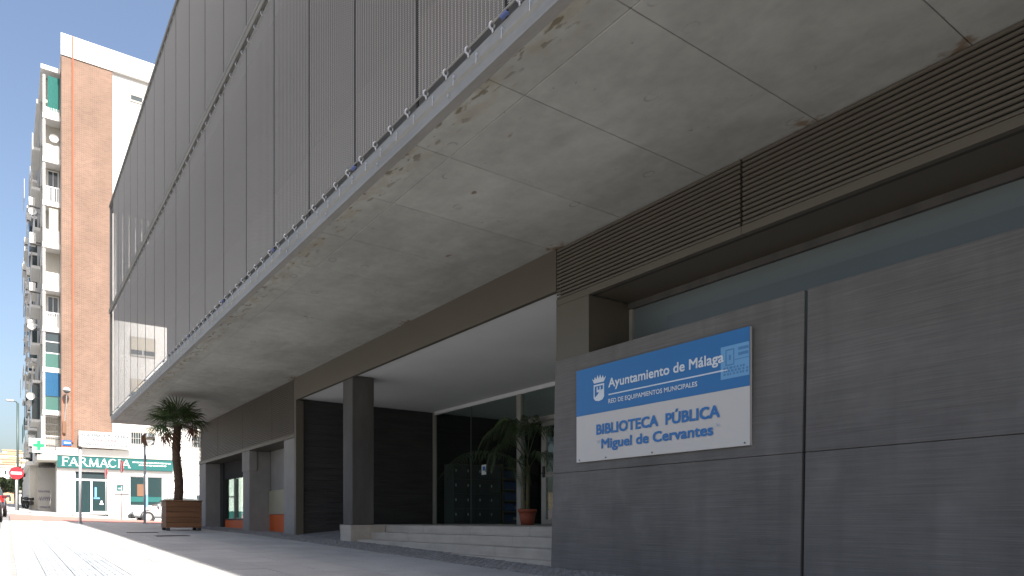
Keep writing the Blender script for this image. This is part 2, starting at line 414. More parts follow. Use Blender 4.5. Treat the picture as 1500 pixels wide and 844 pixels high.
ys = rng(-60, 110, 2.5)+[130, 160, 200, 300, 400, 700, 1200, 2500, 4500]
sheet('ground', m_asph, [-3000, -600, -120, -40, -15, -6, -3, -1.5, -.1, 1.5, 3, 5, 7, 10, 14, 20, 40, 120, 600, 3000], ys, -.13, kind='structure')
KX = -.12
pav = sheet('pavement', m_joint, [KX+.15, .8, 1.7, 2.6, 3.5, 4.4, 5.2, 5.9], rng(-12, 30.2, .9), -.012, kind='structure')
far_pav = sheet('far_pavement', m_slab, [-2, 0, 2, 4, 6, 9, 14, 30], rng(47.2, 120, 3), 0., kind='structure')
MB_ = MB()
for i in range(32):
    x = -2+i; MB_.box(x, x+.985, 47.0, 47.19, gz(x+.5, 47)-.2, gz(x+.5, 47)+.004)
MB_.build('far_kerb', m_kerb, far_pav, kind='stuff')
# the pavement's own slabs, tiles and kerb stones: the largest in the photo one by one, the rest joined
def slab_mb(mb, x0, x1, y0, y1, g=.0035, dz=0.):
    j = random.uniform(-.0015, .0015)+dz
    vs = []
    for (x, y) in ((x0+g, y0+g), (x1-g, y0+g), (x1-g, y1-g), (x0+g, y1-g)): vs.append((x, y, gz(x, y)-.012))
    for (x, y) in ((x0+g, y0+g), (x1-g, y0+g), (x1-g, y1-g), (x0+g, y1-g)): vs.append((x, y, gz(x, y)+j))
    mb.add(vs, ((4,5,6,7),(0,1,5,4),(1,2,6,5),(2,3,7,6),(3,0,4,7)))
rest = MB(); n_s = 0
COLS = [.93+.42*i for i in range(9)]      # .93 .. 4.29
row = 0; y = 4.4
while y < 30.0:
    for i in range(8):
        o = .3 if (i % 2) else 0.
        x0, x1 = COLS[i], COLS[i+1]
        if y < 19 and n_s < 200:
            m1 = MB(); slab_mb(m1, x0, x1, y+o, y+o+.6); m1.build('paving_slab', m_slab, pav); n_s += 1
        else: slab_mb(rest, x0, x1, min(y+o, 29.9), min(y+o+.6, 30.15))
    y += .6
y = -12
while y < 4.3:
    for i in range(8): slab_mb(rest, COLS[i], COLS[i+1], y, y+.6)
    y += .6
rest.build('paving_slabs_beyond', m_slab, pav, kind='stuff')
rest = MB(); n_t = 0
y = 6.4
while y < 29.9:
    for i in range(4):
        x0 = .07+.215*i
        mb = MB() if (y < 11 and n_t < 92) else rest
        slab_mb(mb, x0, x0+.215, y, y+.22, .005)
        for q in range(3):
            xa = x0+.03+q*.062
            mb.box(xa, xa+.03, y+.02, y+.2, gz(xa, y+.1)-.003, gz(xa, y+.1)+.006)
        if mb is not rest: mb.build('ribbed_tile', m_rib, pav); n_t += 1
    y += .22
rest.build('ribbed_tiles_beyond', m_rib, pav, kind='stuff')
sett = MB(); y = 3.
while y < 25:
    x = 4.31
    while x < 5.2:
        if y < 14 or x < 5.1:
            ox = random.uniform(-.006, .006); oy = random.uniform(-.01, .01)
            h = random.uniform(-.004, .004)+gz(x, y); s = .043
            sett.add([(x+ox, y+oy, h-.02), (x+ox+.088, y+oy, h-.02), (x+ox+.088, y+oy+.1, h-.02), (x+ox, y+oy+.1, h-.02),
                      (x+ox+.012, y+oy+.012, h+.004), (x+ox+.076, y+oy+.012, h+.004), (x+ox+.076, y+oy+.088, h+.004), (x+ox+.012, y+oy+.088, h+.004)],
                     ((4,5,6,7),(0,1,5,4),(1,2,6,5),(2,3,7,6),(3,0,4,7)))
        x += .098
    y += .112
sett.build('granite_setts', m_cobble, pav, kind='stuff')
for i in range(30):
    y = -.3+i*1.02; mb = MB()
    mb.add([(KX, y, gz(0, y)-.2), (KX+.15, y, gz(0, y)-.2), (KX+.15, y+1.005, gz(0, y+1)-.2), (KX, y+1.005, gz(0, y+1)-.2),
            (KX+.012, y, gz(0, y)+.003), (KX+.15, y, gz(0, y)+.003), (KX+.15, y+1.005, gz(0, y+1)+.003), (KX+.012, y+1.005, gz(0, y+1)+.003)],
           ((4,5,6,7),(0,1,5,4),(1,2,6,5),(2,3,7,6),(3,0,4,7)))
    mb.build('kerb_stone', m_kerb, pav)
for i in range(19):
    x = KX+.15+i*1.02; bx('kerb_stone', m_kerb, pav, x, x+1.005, 30.22, 30.38, gz(x+.5, 30.3)-.2, gz(x+.5, 30.3)+.003)
sheet('red_crossing', m_red, [.1, 2, 4, 6, 9, 14], rng(30.6, 42, 1.5), -.03, kind='structure')
# flush inspection covers in the shaded paving
for (px, py, Y, lab) in ((208, 784, 17.2, 'flush dark metal cover in the shaded paving left of the planter'), (252, 787, 15.2, 'longer dark metal cover in the shaded paving right before the planter')):
    p = at(px, py, Y); z = gz(p.x, Y)
    t = thing('drain_cover', lab, 'drain cover', (p.x, Y, z+.004))
    bx('cover_frame', m_trim, t, -.3, .3, -.2, .2, -.02, .004); bx('cover_plate', m_black, t, -.27, .27, -.17, .17, -.015, .008)

# ------------------------------------------------------------------ the library
LIB = thing('library_building', 'grey modern library with mesh-clad upper storeys overhanging the pavement', 'building', (0, 0, 0))
HS = 3.116            # underside of the overhang
XF, XW, XI = 2.67, 5.10, 4.27
Y0, Y1 = -6.0, 25.5
# soffit of cast concrete panels
jy = [3.03+1.075*i for i in range(-8, 21)]
jy = [Y0]+[v for v in jy if Y0+.3 < v < Y1-.3]+[Y1]
for a, b in zip(jy, jy[1:]):
    for (x0, x1) in ((2.752, 3.08), (3.08, 5.6)):
        mb = MB(); mb.bev(x0+.003, x1-.003, a+.003, b-.003, HS, HS+.05, .004); mb.build('soffit_panel', m_soffit, LIB)
bx('floor_slab', m_facade, LIB, 2.76, 14, Y0, Y1-.01, HS+.03, 3.42)
bx('middle_slab', m_slabc, LIB, 2.76, 14, Y0, Y1-.01, 6.39, 6.66)
bx('roof_slab', m_slabc, LIB, 2.70, 14, Y0, Y1-.01, 9.79, 10.02)
TIER = ((3.375, 6.50), (6.74, 9.90))
PW = 1.235
yj = 3.765
# set-back inner facade
fa = MB(); fa.box(XI, XI+.25, Y0, Y1-.2, 3.42, 6.39); fa.box(XI, XI+.25, Y0, Y1-.2, 6.66, 9.79); fa.build('inner_wall', m_facade, LIB)
for k in range(-7, 18):
    for t in (0, 1): bx('gap_strip', m_void, LIB, XF+.001, XF+.009, yj+PW*k-.0155, yj+PW*k+.0155, TIER[t][0]-.05, TIER[t][1]+.05)  # dark strips put the shade of the gaps between mesh panels into colour
ew = MB(); ew.box(5.85, 5.95, Y1-.45, Y1-.25, -.6, HS+.02); ew.box(7.2, 13.79, Y1-.45, Y1-.25, -.6, HS+.02); ew.box(5.95, 7.2, Y1-.45, Y1-.25, 1.55, HS+.02); ew.box(5.95, 7.2, Y1-.45, Y1-.25, -.6, .08); ew.build('end_wall', m_facade, LIB)
bx('end_window', m_glass, LIB, 5.95, 7.2, Y1-.36, Y1-.35, .08, 1.55)
eb = MB(); eb.box(6.35, 6.40, Y1-.40, Y1-.32, .081, 1.549); eb.box(5.951, 6.349, Y1-.40, Y1-.32, .8, .84); eb.build('end_window_bar', m_white, LIB)
rw = MB(); rw.box(13.8, 14., Y0, 6.8, -1.2, 9.78); rw.box(13.8, 14., 10.6, Y1-.46, -1.2, 9.78); rw.box(13.8, 14., 6.8, 10.6, 2.5, 9.78); rw.box(13.8, 14., 6.8, 10.6, -1.2, .9); rw.build('rear_wall', m_facade, LIB)  # opening added in the unseen rear wall to let daylight into the lobby
bx('added_rear_window', m_glass, LIB, 13.9, 13.91, 6.8, 10.6, .9, 2.5)  # unseen window, added to brighten the lobby
bx('upper_end_wall', m_facade, LIB, XI+.26, 13.79, Y1-.25, Y1-.02, 3.43, 9.78)
bx('street_end_wall', m_facade, LIB, 2.8, 13.7, Y0+.02, Y0+.2, -1.2, 9.77)
# edge channel under the mesh
ch = MB(); ch.prism([(XF+.004, HS-.002), (2.752, HS-.002), (2.752, HS+.012), (XF+.03, HS+.012), (XF+.03, HS+.20), (XF+.006, HS+.20), (XF+.006, HS+.115), (XF+.022, HS+.10), (XF+.022, HS+.035), (XF+.004, HS+.02)], 'y', Y0, Y1)
ch = ch.build('edge_channel', m_galv, LIB)
bo = MB()
for k in range(100):
    y = Y0+.2+k*.31
    bo.disc((XF+.004, y, HS+.155), .011, (1, 0, 0), .02, 6); bo.tube([(XF-.004, y, HS+.148), (XF-.006, y+.004, HS+.09)], .0025, 4)
    if k % 4 == 1: bo.disc((XF+.014, y+.1, HS+.068), .01, (1, 0, 0), .02, 6)
bo.build('bolt_row', m_hook, ch, kind='stuff')
# mesh panels: vertical cables woven through fine cross wires
def panel_mesh(name, w, h, along='y'):
    mb = MB(); n = int(w/.05)
    for i in range(n+1):
        y = (w-n*.05)/2+i*.05; r = .0020
        vs = [(-r, y, 0), (0, y-r, 0), (r, y, 0), (0, y+r, 0)]; vs += [(a, b, h) for a, b, _ in vs]
        mb.add(vs, [(k, (k+1) % 4, 4+(k+1) % 4, 4+k) for k in range(4)])
    mb.m = 1; k = 0; z = .006
    while z < h:
        x = .0022 if k % 2 else -.0022; r = .0019
        mb.add([(x-r, 0, z), (x, 0, z+r), (x, 0, z-r), (x-r, w, z), (x, w, z+r), (x, w, z-r)], ((0, 1, 4, 3), (0, 2, 5, 3), (1, 2, 5, 4)))
        z += .0085; k += 1
    if along == 'x': mb.v = [(y, x, z) for x, y, z in mb.v]
    return mb.mesh(name, [m_cable, m_wire])
pm = [panel_mesh('mesh_panel', PW-.036, b-a) for a, b in TIER]
k0 = -8
panels_y = [yj+PW*k for k in range(k0, 17)]
for y in panels_y:
    if y+PW > Y1+.1: continue
    for t in (0, 1): put('mesh_panel', pm[t], LIB, (XF, y+.018, TIER[t][0]))
YE = max(y+PW for y in panels_y if y+PW <= Y1+.1)
# rods, hooks
def hookmesh(up):
    s = 1 if up else -1
    mb = MB(); mb.ring((0, 0, -.012*s), .021, .0085, (0, 1, .25), 10, 5)
    mb.tube([(.0, 0, -.03*s), (.008, 0, -.058*s)], .009, 5); return mb.mesh('hook', m_hook, True)
hk = {u: hookmesh(u) for u in (True, False)}
def rod(name, z): 
    mb = MB(); mb.tube([(XF-.004, Y0, z), (XF-.004, Y1, z)], .009, 6); return mb.build(name, m_galv, LIB, True)
rod('bottom_rod', TIER[0][0]-.004)
def hooks(zr, up, own, nm):
    mb = MB()
    y = yj-PW*5+.155; i = 0
    while y < YE:
        if own: put('hook', hk[up], LIB, (XF-.006, y, zr))
        else:
            s = 1 if up else -1
            mb.ring((XF-.006, y, zr+.02*s), .019, .006, (0, 1, .25), 7, 4); mb.tube([(XF-.006, y, zr), (XF-.002, y, zr-.05*s)], .0065, 4)
        y += PW/4; i += 1
    if not own: mb.build(nm, m_hook, LIB, kind='stuff')
hooks(TIER[0][0]-.01, True, True, '')
rail = MB(); rail.box(XF-.01, XF+.03, Y0, Y1, 6.585, 6.66); rail.tube([(XF-.035, Y0, 6.585), (XF-.035, Y1, 6.585)], .022, 8); rail.tube([(XF-.035, Y0, 6.665), (XF-.035, Y1, 6.665)], .022, 8)
rail.build('middle_rail', m_galv, LIB)
rod('rod', TIER[0][1]+.004); rod('rod', TIER[1][0]-.004); rod('rod', TIER[1][1]+.004)
hooks(TIER[0][1]+.01, False, True, ''); hooks(TIER[1][0]-.01, True, True, '')
rail = MB(); rail.box(XF-.01, XF+.03, Y0, Y1, 9.955, 10.03); rail.tube([(XF-.03, Y0, 9.965), (XF-.03, Y1, 9.965)], .022, 8)
rail.build('top_rail', m_galv, LIB); hooks(TIER[1][1]+.01, False, False, 'top_hook_row')
for k in range(-3, 9):
    bx('blue_clip', m_blue, LIB, XF-.03, XF+.002, yj+k*2*PW-.035, yj+k*2*PW+.035, HS+.205, HS+.225, .004)
# upper end return: upright boards with slits between them; a post closes the corner
for k in range(8):
    x = 2.83+k*.182
    bx('end_fin', m_facade, LIB, x, x+.158, Y1-.12, Y1-.08, 6.662, 9.788)
bx('corner_post', m_galv, LIB, XF-.02, XF+.06, Y1-.06, Y1+.02, HS+.21, 10.04)
bx('end_channel', m_galv, LIB, 2.753, 5.5, Y1-.008, Y1+.035, HS-.004, HS+.20)

# louvre bands
def louvre(y0, y1, z0, z1, n, band):
    p = bx('louvre_panel', m_trimb, LIB, XW+.06, XW+.10, y0+.004, y1-.004, z0, z1)
    pitch = (z1-z0-band)/n
    mb = MB(); a = pitch*.90
    mb.prism([(0, 0), (.012, -.004), (.05, a*.75), (.05, a), (.03, a), (0, a*.55)], 'y', y0+.012, y1-.012)
    me = mb.mesh('slat', m_slat)
    for i in range(n): put('slat', me, p, (XW, 0, z0+band+i*pitch+.004))
    bx('bottom_band', m_clad, p, XW-.002, XW+.058, y0+.001, y1-.001, z0-.002, z0+band-.004, .004)
    return p
for (a, b) in ((-2., 1.22), (1.22, 3.71), (3.71, 6.2)): louvre(a, b, 2.452, HS-.004, 14, .075)
for (a, b) in ((15.22, 16.8), (16.8, 19.37), (19.37, 22.05), (22.05, 24.6)): louvre(a, b, 1.83, HS-.004, 27, .09)
# entrance beam and jambs
bx('entrance_beam', m_clad, LIB, XW, XW+.06, 6.203, 15.217, 2.63, HS-.003)
bx('jamb', m_clad, LIB, XW+.002, XW+.17, 15.10, 15.215, -.4, 2.627)
bx('pilaster', m_clad, LIB, XW+.003, 5.76, 5.65, 6.2, 1.80, 2.448)
bx('recess_ceiling', m_clad, LIB, XW+.062, 5.95, -2, 5.648, 2.456, 2.52)
bx('entrance_ceiling', m_ceil, LIB, XW+.062, 8.6, 6.0, 15.4, 2.68, 2.74)
bx('lobby_ceiling', m_ceil, LIB, 8.62, 13.79, 6.0, 15.4, 2.69, 2.75)
# high window strip above the grey wall
bx('window_head', m_column, LIB, 5.70, 5.78, -2, 5.648, 2.385, 2.454)
bx('window_post', m_alu, LIB, 5.71, 5.76, 5.60, 5.646, 1.6, 2.384)
bx('upper_pane', m_frost, LIB, 5.74, 5.752, -2, 5.6, 1.6, 2.384)
bx('reflection_pane', m_frost2, LIB, 5.725, 5.739, -2, 5.1, 1.6, 2.19)  # darker overlay sheet painting a reflection on the glass
bx('window_sill', m_wall, LIB, 5.30, 5.95, -2, 5.65, 1.5, 1.6)
# grey ribbed concrete wall: four slabs, leaning slightly outward at the foot
def wall_panel(y0, y1, z0, z1):
    def xl(z): return XW-.012-.065*(1.815-z)/2.35
    mb = MB()
    mb.bev(0, .22, y0, y1, z0, z1, .003); mb.v = [(x+xl(z), y, z) for x, y, z in mb.v]
    return mb.build('wall_panel', m_wall, LIB)
wall_panel(3.115, 6.2, .537, 1.815); wall_panel(3.115, 6.2, -1.2, .533)
wall_panel(-3, 3.088, .537, 1.815); wall_panel(-3, 3.088, -1.2, .533)
m_gj = mat('green_grey_joint', (.035, .05, .048), .6)
bx('wall_joint', m_gj, LIB, XW+.0, XW+.06, 3.08, 3.12, -1.2, 1.80)
bx('wall_core', m_void, LIB, XW+.12, XW+.2, -2.9, 6.15, -1.2, 1.795)
# column with its plinth, steps, platform
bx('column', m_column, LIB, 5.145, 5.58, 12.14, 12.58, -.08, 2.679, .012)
bx('column_plinth', m_plinth, LIB, 5.10, 5.80, 12.11, 12.60, -.9, -.078, .008)
for i, (x, z) in enumerate(((5.80, -.08), (5.50, -.21), (5.22, -.34), (5.06, -.465))):
    yy = rng(6.12, 12.108, 1.5)
    for a, b in zip(yy, yy[1:]):
        d = .32 if i else .34
        bx('step', m_plinth, LIB, x, x+d+.2, a+.002, b-.002, z-.14 if i < 3 else z-.5, z-random.uniform(0, .003), .008)
bx('platform', m_plinth, LIB, 6.13, 14, 6.0, 15.4, -.6, -.082)
bx('lobby_floor', m_floor, LIB, 8.58, 13.78, 6.02, 15.3, -.081, -.077)
rp = MB(); rp.add([(5.1, 12.61, gz(5.1, 12.6)), (5.1, 15.2, gz(5.1, 15.2)), (7.6, 15.2, -.083), (7.6, 12.61, -.083), (5.1, 12.61, -1), (5.1, 15.2, -1), (7.6, 15.2, -1), (7.6, 12.61, -1)],
    ((0, 1, 2, 3), (4, 5, 6, 7), (0, 1, 5, 4), (1, 2, 6, 5), (2, 3, 7, 6), (3, 0, 4, 7)))
rp.build('ramp', m_cobble, LIB)
# dark board-marked side wall (boards cast one above another)
zb = -.45; k = 0
while zb < 2.67:
    h = .105+.05*((k*7) % 5)/5; z1 = min(zb+h, 2.672); d = .004*((k*3) % 4)
    bx('board_course', m_dark, LIB, 5.272, 12.6, 15.19-d, 15.30, zb+.002, z1-.001); zb = z1; k += 1
bx('side_wall_core', m_void, LIB, 5.2, 13.7, 15.31, 15.40, -.6, HS)
lb = MB(); lb.box(13.5, 13.7, 6.01, 6.8, -.08, 2.68); lb.box(13.5, 13.7, 10.6, 15.1, -.08, 2.68); lb.box(13.5, 13.7, 6.8, 10.6, -.08, .9); lb.box(13.5, 13.7, 6.8, 10.6, 2.5, 2.68); lb.build('lobby_back_wall', m_lobby, LIB)  # opening left in line with the added rear window, for its daylight
bx('lobby_end_wall', m_lobby, LIB, 5.4, 13.6, 5.8, 6.0, -.6, HS-.01)
# glazed screen
GX = 8.57
bx('glazing_post', m_alu, LIB, GX-.03, GX+.03, 15.08, 15.18, -.08, 2.679)
bx('glazing_head', m_white, LIB, GX-.04, GX+.03, 6.1, 15.07, 2.60, 2.678)
for (a, b) in ((13.47, 15.07), (11.66, 13.45)):
    bx('glass_pane', m_glass, LIB, GX-.006, GX+.006, a, b, -.075, 2.598)
bx('glazing_post', m_alu, LIB, GX-.05, GX+.05, 11.50, 11.64, -.08, 2.598)
bx('glazing_transom', m_alu, LIB, GX-.045, GX+.045, 6.1, 11.498, 1.96, 2.05)
bx('glass_pane', m_glass, LIB, GX-.006, GX+.006, 6.1, 11.498, 2.052, 2.598)
bx('glass_pane', m_glass, LIB, GX-.006, GX+.006, 10.86, 11.495, -.075, 1.958)
bx('pane_joint', m_trim, LIB, GX-.008, GX+.008, 13.452, 13.468, -.075, 2.598)
d = bx('glass_door', m_glass, LIB, GX-.005, GX+.005, 9.86, 10.72, .03, 1.85)
mb = MB(); mb.box(GX-.03, GX+.03, 10.70, 10.84, -.07, 1.955); mb.box(GX-.03, GX+.03, 9.75, 9.86, -.07, 1.955); mb.box(GX-.028, GX+.028, 9.861, 10.699, 1.85, 1.95); mb.box(GX-.028, GX+.028, 9.861, 10.699, -.07, .03); mb.box(GX-.028, GX+.028, 9.861, 10.699, .86, .95)
mb.build('door_frame', m_alu, d)
mb = MB(); mb.box(GX-.05, GX-.03, 10.73, 10.79, .85, 1.07); mb.tube([(GX-.04, 10.76, .93), (GX-.09, 10.76, .93), (GX-.09, 10.66, .93)], .014, 6); mb.build('door_handle', m_black, d)
# piers and bays of the far half
for (a, b, d0) in ((15.22, 15.95, 5.84), (18.74, 19.35, 5.66), (23.68, 24.6, 5.74)):
    bx('pier', m_pier, LIB, XW+.01, d0, a, b, -.8, 1.825, .01)
bx('pier_head', m_pier, LIB, XW-.004, 5.3, 18.70, 19.39, 1.30, 1.824, .008)
bx('bay_ceiling', m_clad, LIB, XW+.06, 5.85, 15.96, 24.5, 1.828, 1.86)
bx('bay_back_wall', m_pier, LIB, 5.66, 5.84, 15.96, 18.735, .79, 1.826)
bx('orange_panel', m_orange, LIB, 5.63, 5.655, 15.96, 18.735, -.5, .16)
bx('meter_cupboard', m_beige, LIB, 5.60, 5.66, 17.0, 18.72, .165, .785, .006)
bx('cupboard_wall', m_pier, LIB, 5.665, 5.84, 15.96, 18.735, -.5, .788)
bx('door_post', m_black, LIB, 5.55, 5.74, 23.35, 23.675, -.4, 1.826)
bx('window_lintel', m_void, LIB, 5.60, 5.72, 19.36, 23.34, 1.30, 1.825)
bx('shop_pane', m_glass, LIB, 5.66, 5.668, 19.36, 23.34, .075, 1.298)
bx('orange_panel', m_orange, LIB, 5.62, 5.66, 19.36, 23.34, -.5, .02)
bx('window_sill', m_black, LIB, 5.61, 5.70, 19.36, 23.34, .022, .073)
bx('bay_floor', m_floor, LIB, 5.70, 13.7, 15.42, 25.04, -.42, -.12)
bx('shop_reveal', m_beige, LIB, 5.70, 5.74, 22.2, 22.5, .08, 1.29)

# ------------------------------------------------------------------ library sign
SX = XW-.075
SG = thing('library_sign', 'blue and white library name board on the grey ribbed wall', 'sign', (SX, 4.665, 1.128))
def sp(x, y, z): return (x-SX, y-4.665, z-1.128)
def sbox(name, m, x0, x1, y0, y1, z0, z1):
    return bx(name, m, SG, x0-SX, x1-SX, y0-4.665, y1-4.665, z0-1.128, z1-1.128)
sbox('board', m_signw, SX, SX+.03, 3.57, 5.76, .632, 1.624)
sbox('blue_field', m_signb, SX-.003, SX-.0005, 3.57, 5.76, 1.128, 1.624)
def sm(y, z, dx=.006): return lambda a, b, d: sp(SX-dx-d, y-a, z+b)
text('Ayuntamiento de Málaga', 'lettering', m_ltr_w, SG, sm(5.255, 1.372), 1.425, .130, .0028)
sbox('rule_line', m_ltr_w, SX-.006, SX-.0035, 3.79, 5.255, 1.292, 1.304)
text('RED DE EQUIPAMIENTOS MUNICIPALES', 'lettering', m_ltr_w, SG, sm(5.255, 1.208), 1.14, .062, .0012)
text('BIBLIOTECA  PÚBLICA', 'lettering', m_ltr_b, SG, sm(5.435, .905), 1.56, .145, .0048)
text('Miguel de Cervantes', 'lettering', m_ltr_b, SG, sm(5.36, .755), 1.415, .136, .0042)
text('“', 'quote_mark', m_ltr_f, SG, sm(5.43, .755), .045, .135); text('”', 'quote_mark', m_ltr_f, SG, sm(3.915, .755), .045, .135)
cr = MB()      # town crest: crown over a shield with a hill and a tower
def poly(pts, dx): cr.add([sp(SX-dx, y, z) for y, z in pts], (list(range(len(pts))),))
poly([(5.505, 1.50), (5.475, 1.445), (5.325, 1.445), (5.29, 1.50), (5.325, 1.478), (5.34, 1.515), (5.362, 1.482), (5.38, 1.528), (5.40, 1.485), (5.42, 1.528), (5.44, 1.482), (5.46, 1.515), (5.475, 1.478)], .006)
poly([(5.48, 1.428), (5.32, 1.428), (5.32, 1.29), (5.345, 1.262), (5.40, 1.252), (5.455, 1.262), (5.48, 1.29)], .006)
cr.build('crest', m_ltr_w, SG)
cr = MB()
poly([(5.462, 1.41), (5.338, 1.41), (5.338, 1.372), (5.385, 1.36), (5.42, 1.32), (5.462, 1.295)], .008)
cr.build('crest_field', m_signb, SG)
cr = MB(); poly([(5.43, 1.40), (5.415, 1.40), (5.415, 1.37), (5.385, 1.37), (5.385, 1.40), (5.37, 1.40), (5.37, 1.345), (5.43, 1.345)], .0095); cr.build('crest_tower', m_ltr_w, SG)
sbox('reflected_panel', m_paleblue, SX-.005, SX-.0035, 3.572, 3.86, 1.22, 1.50)  # reflection of the opposite side of the street painted as a pale panel
st = MB()
def srect(y0, y1, z0, z1, dx=.0065): st.add([sp(SX-dx, y0, z0), sp(SX-dx, y1, z0), sp(SX-dx, y1, z1), sp(SX-dx, y0, z1)], ((0, 1, 2, 3),))
for (a, b, c, e) in ((3.80, 3.81, 1.33, 1.47), (3.72, 3.73, 1.33, 1.47), (3.731, 3.799, 1.46, 1.47), (3.731, 3.799, 1.33, 1.34), (3.755, 3.775, 1.375, 1.42), (3.58, 3.68, 1.445, 1.47), (3.58, 3.68, 1.40, 1.425), (3.575, 3.715, 1.368, 1.374), (3.815, 3.855, 1.368, 1.374)): srect(a, b, c, e)
for r in range(3):
    y = 3.83
    while y > 3.6:
        w = random.uniform(.012, .03); srect(y-w, y, 1.30-r*.026, 1.318-r*.026); y -= w+random.uniform(.006, .02)
st.build('reflected_print', m_reflprint, SG)
bl = MB()
for y in (3.62, 4.66, 5.30, 5.71):
    bl.disc(sp(SX-.002, y, .655), .008, (1, 0, 0), .006, 8)
bl.build('screw_row', m_trim, SG, kind='stuff')

# ------------------------------------------------------------------ planter with a windmill palm
PL = thing('planter', 'square wooden planter box holding the palm before the last pier', 'planter', (3.5, 18.8, gz(3.5, 18.8)))
for i in range(5):
    z = .07+i*.128
    for (a, b, c, e) in ((-.40, .40, -.32, -.29), (-.40, .40, .29, .32), (-.40, -.37, -.289, .289), (.37, .40, -.289, .289)):
        bx('plank', m_wood, PL, a, b, c, e, z, z+.124, .004)
for (x, y) in ((-.39, -.31), (.31, -.31), (-.39, .23), (.31, .23)): bx('foot', m_black, PL, x, x+.08, y, y+.08, 0, .068)
for (a, b, c, e) in ((-.42, .42, -.34, -.27), (-.42, .42, .27, .34), (-.42, -.35, -.269, .269), (.35, .42, -.269, .269)):
    bx('rim_board', m_wood, PL, a, b, c, e, .712, .74, .004)
bx('soil', m_soil, PL, -.365, .365, -.285, .285, .1, .66)
PB = Vector((3.42, 18.8, gz(3.5, 18.8)+.66))
PT = thing('windmill_palm', 'fan palm with shaggy brown trunk growing in the wooden planter', 'palm', PB)
mb = MB(); pts = []; rs = []
for i in range(15):
    z = i*.138; pts.append((.03*sin(i*.5)-.02*i/14, 0, z)); rs.append((.108-.02*i/14)*(1+.05*(-1)**i))
mb.tube(pts, rs, 10); mb.build('trunk', m_trunk, PT)
mb = MB()
for k in range(420):
    a = random.uniform(0, 2*pi); z = random.uniform(.02, 1.96); r = .108-.02*z/1.96
    p = Vector((r*cos(a), r*sin(a), z)); q = p+Vector((cos(a)*random.uniform(.01, .04), sin(a)*random.uniform(.01, .04), random.choice((-1, 1))*random.uniform(.03, .09)))
    w = Vector((-sin(a), cos(a), 0))*.012
    mb.add([p-w, p+w, q], ((0, 1, 2),))
mb.build('fibre', m_trunk, PT, kind='stuff')
def fan(R, petiole, droop, nl=19):
    """a fan leaf: petiole along +X, then a half disc of pleated narrow leaflets"""
    mb = MB(); mb.tube([(0, 0, 0), (petiole*.5, 0, petiole*.05), (petiole, 0, 0)], [.009, .007, .006], 4)
    for i in range(nl):
        a = -1.75+3.5*i/(nl-1); L = R*(.72+.28*cos(a*.7))*random.uniform(.88, 1.08)
        d = Vector((cos(a), sin(a), 0)); n = Vector((-sin(a), cos(a), 0))
        o = Vector((petiole, 0, 0)); w = .012+.005*random.random(); dr = droop*random.uniform(.6, 1.6)
        p1 = o+d*L*.45+Vector((0, 0, -.03*dr)); p2 = o+d*L*.8+Vector((0, 0, -.14*dr)); p3 = o+d*L*.97+Vector((0, 0, -.30*dr))
        mb.add([o, p1-n*w, p1+Vector((0, 0, .008)), p1+n*w, p2-n*w*.7, p2+Vector((0, 0, .006)), p2+n*w*.7, p3],
               ((0, 1, 2), (0, 2, 3), (1, 4, 5, 2), (2, 5, 6, 3), (4, 7, 5), (5, 7, 6)))
    return mb
FM = [fan(.46, .36, .4).mesh('palm_leaf', m_leaf), fan(.42, .42, .8).mesh('palm_leaf', m_leaf), fan(.48, .30, .2).mesh('palm_leaf', m_leaf)]
DM = fan(.36, .40, 1.6, 14).mesh('palm_leaf', m_dead)
def leafput(me, az, el, roll, z=1.74, name='palm_leaf', par=PT, sc=1.):
    o = put(name, me, par, (-.02, 0, z)); o.rotation_euler = (Matrix.Rotation(az, 3, 'Z') @ Matrix.Rotation(-el, 3, 'Y') @ Matrix.Rotation(roll, 3, 'X')).to_euler(); o.scale = (sc,)*3
    return o
for k in range(31):
    el = (radians(62), radians(40), radians(22), radians(4), radians(-16))[k % 5]+random.uniform(-.14, .14)
    leafput(FM[k % 3], k*2.399+random.uniform(-.2, .2), el, random.uniform(-.5, .5), 1.93+.012*(k % 5), sc=random.uniform(.8, 1.02))
for k, (az, el) in enumerate(((-.5, -.22), (-.3, -.42), (3.0, -.75), (-2.5, -.7))): leafput(DM, az, el, random.uniform(-.4, .4), 1.96, sc=.9).data.name
# low weeds in the planter
wd = thing('planter_weeds', 'low green weeds sprouting round the foot of the palm', 'plant', (3.5, 18.8, gz(3.5, 18.8)+.66))
mb = MB()
for k in range(70):
    x, y = random.uniform(-.34, .1), random.uniform(-.26, .26); h = random.uniform(.06, .17); a = random.uniform(0, 6.3)
    mb.add([(x, y, 0), (x+.02*cos(a), y+.02*sin(a), 0), (x+.05*cos(a+1), y+.05*sin(a+1), h)], ((0, 1, 2),))
mb.build('foliage', m_leaf, wd, kind='stuff')

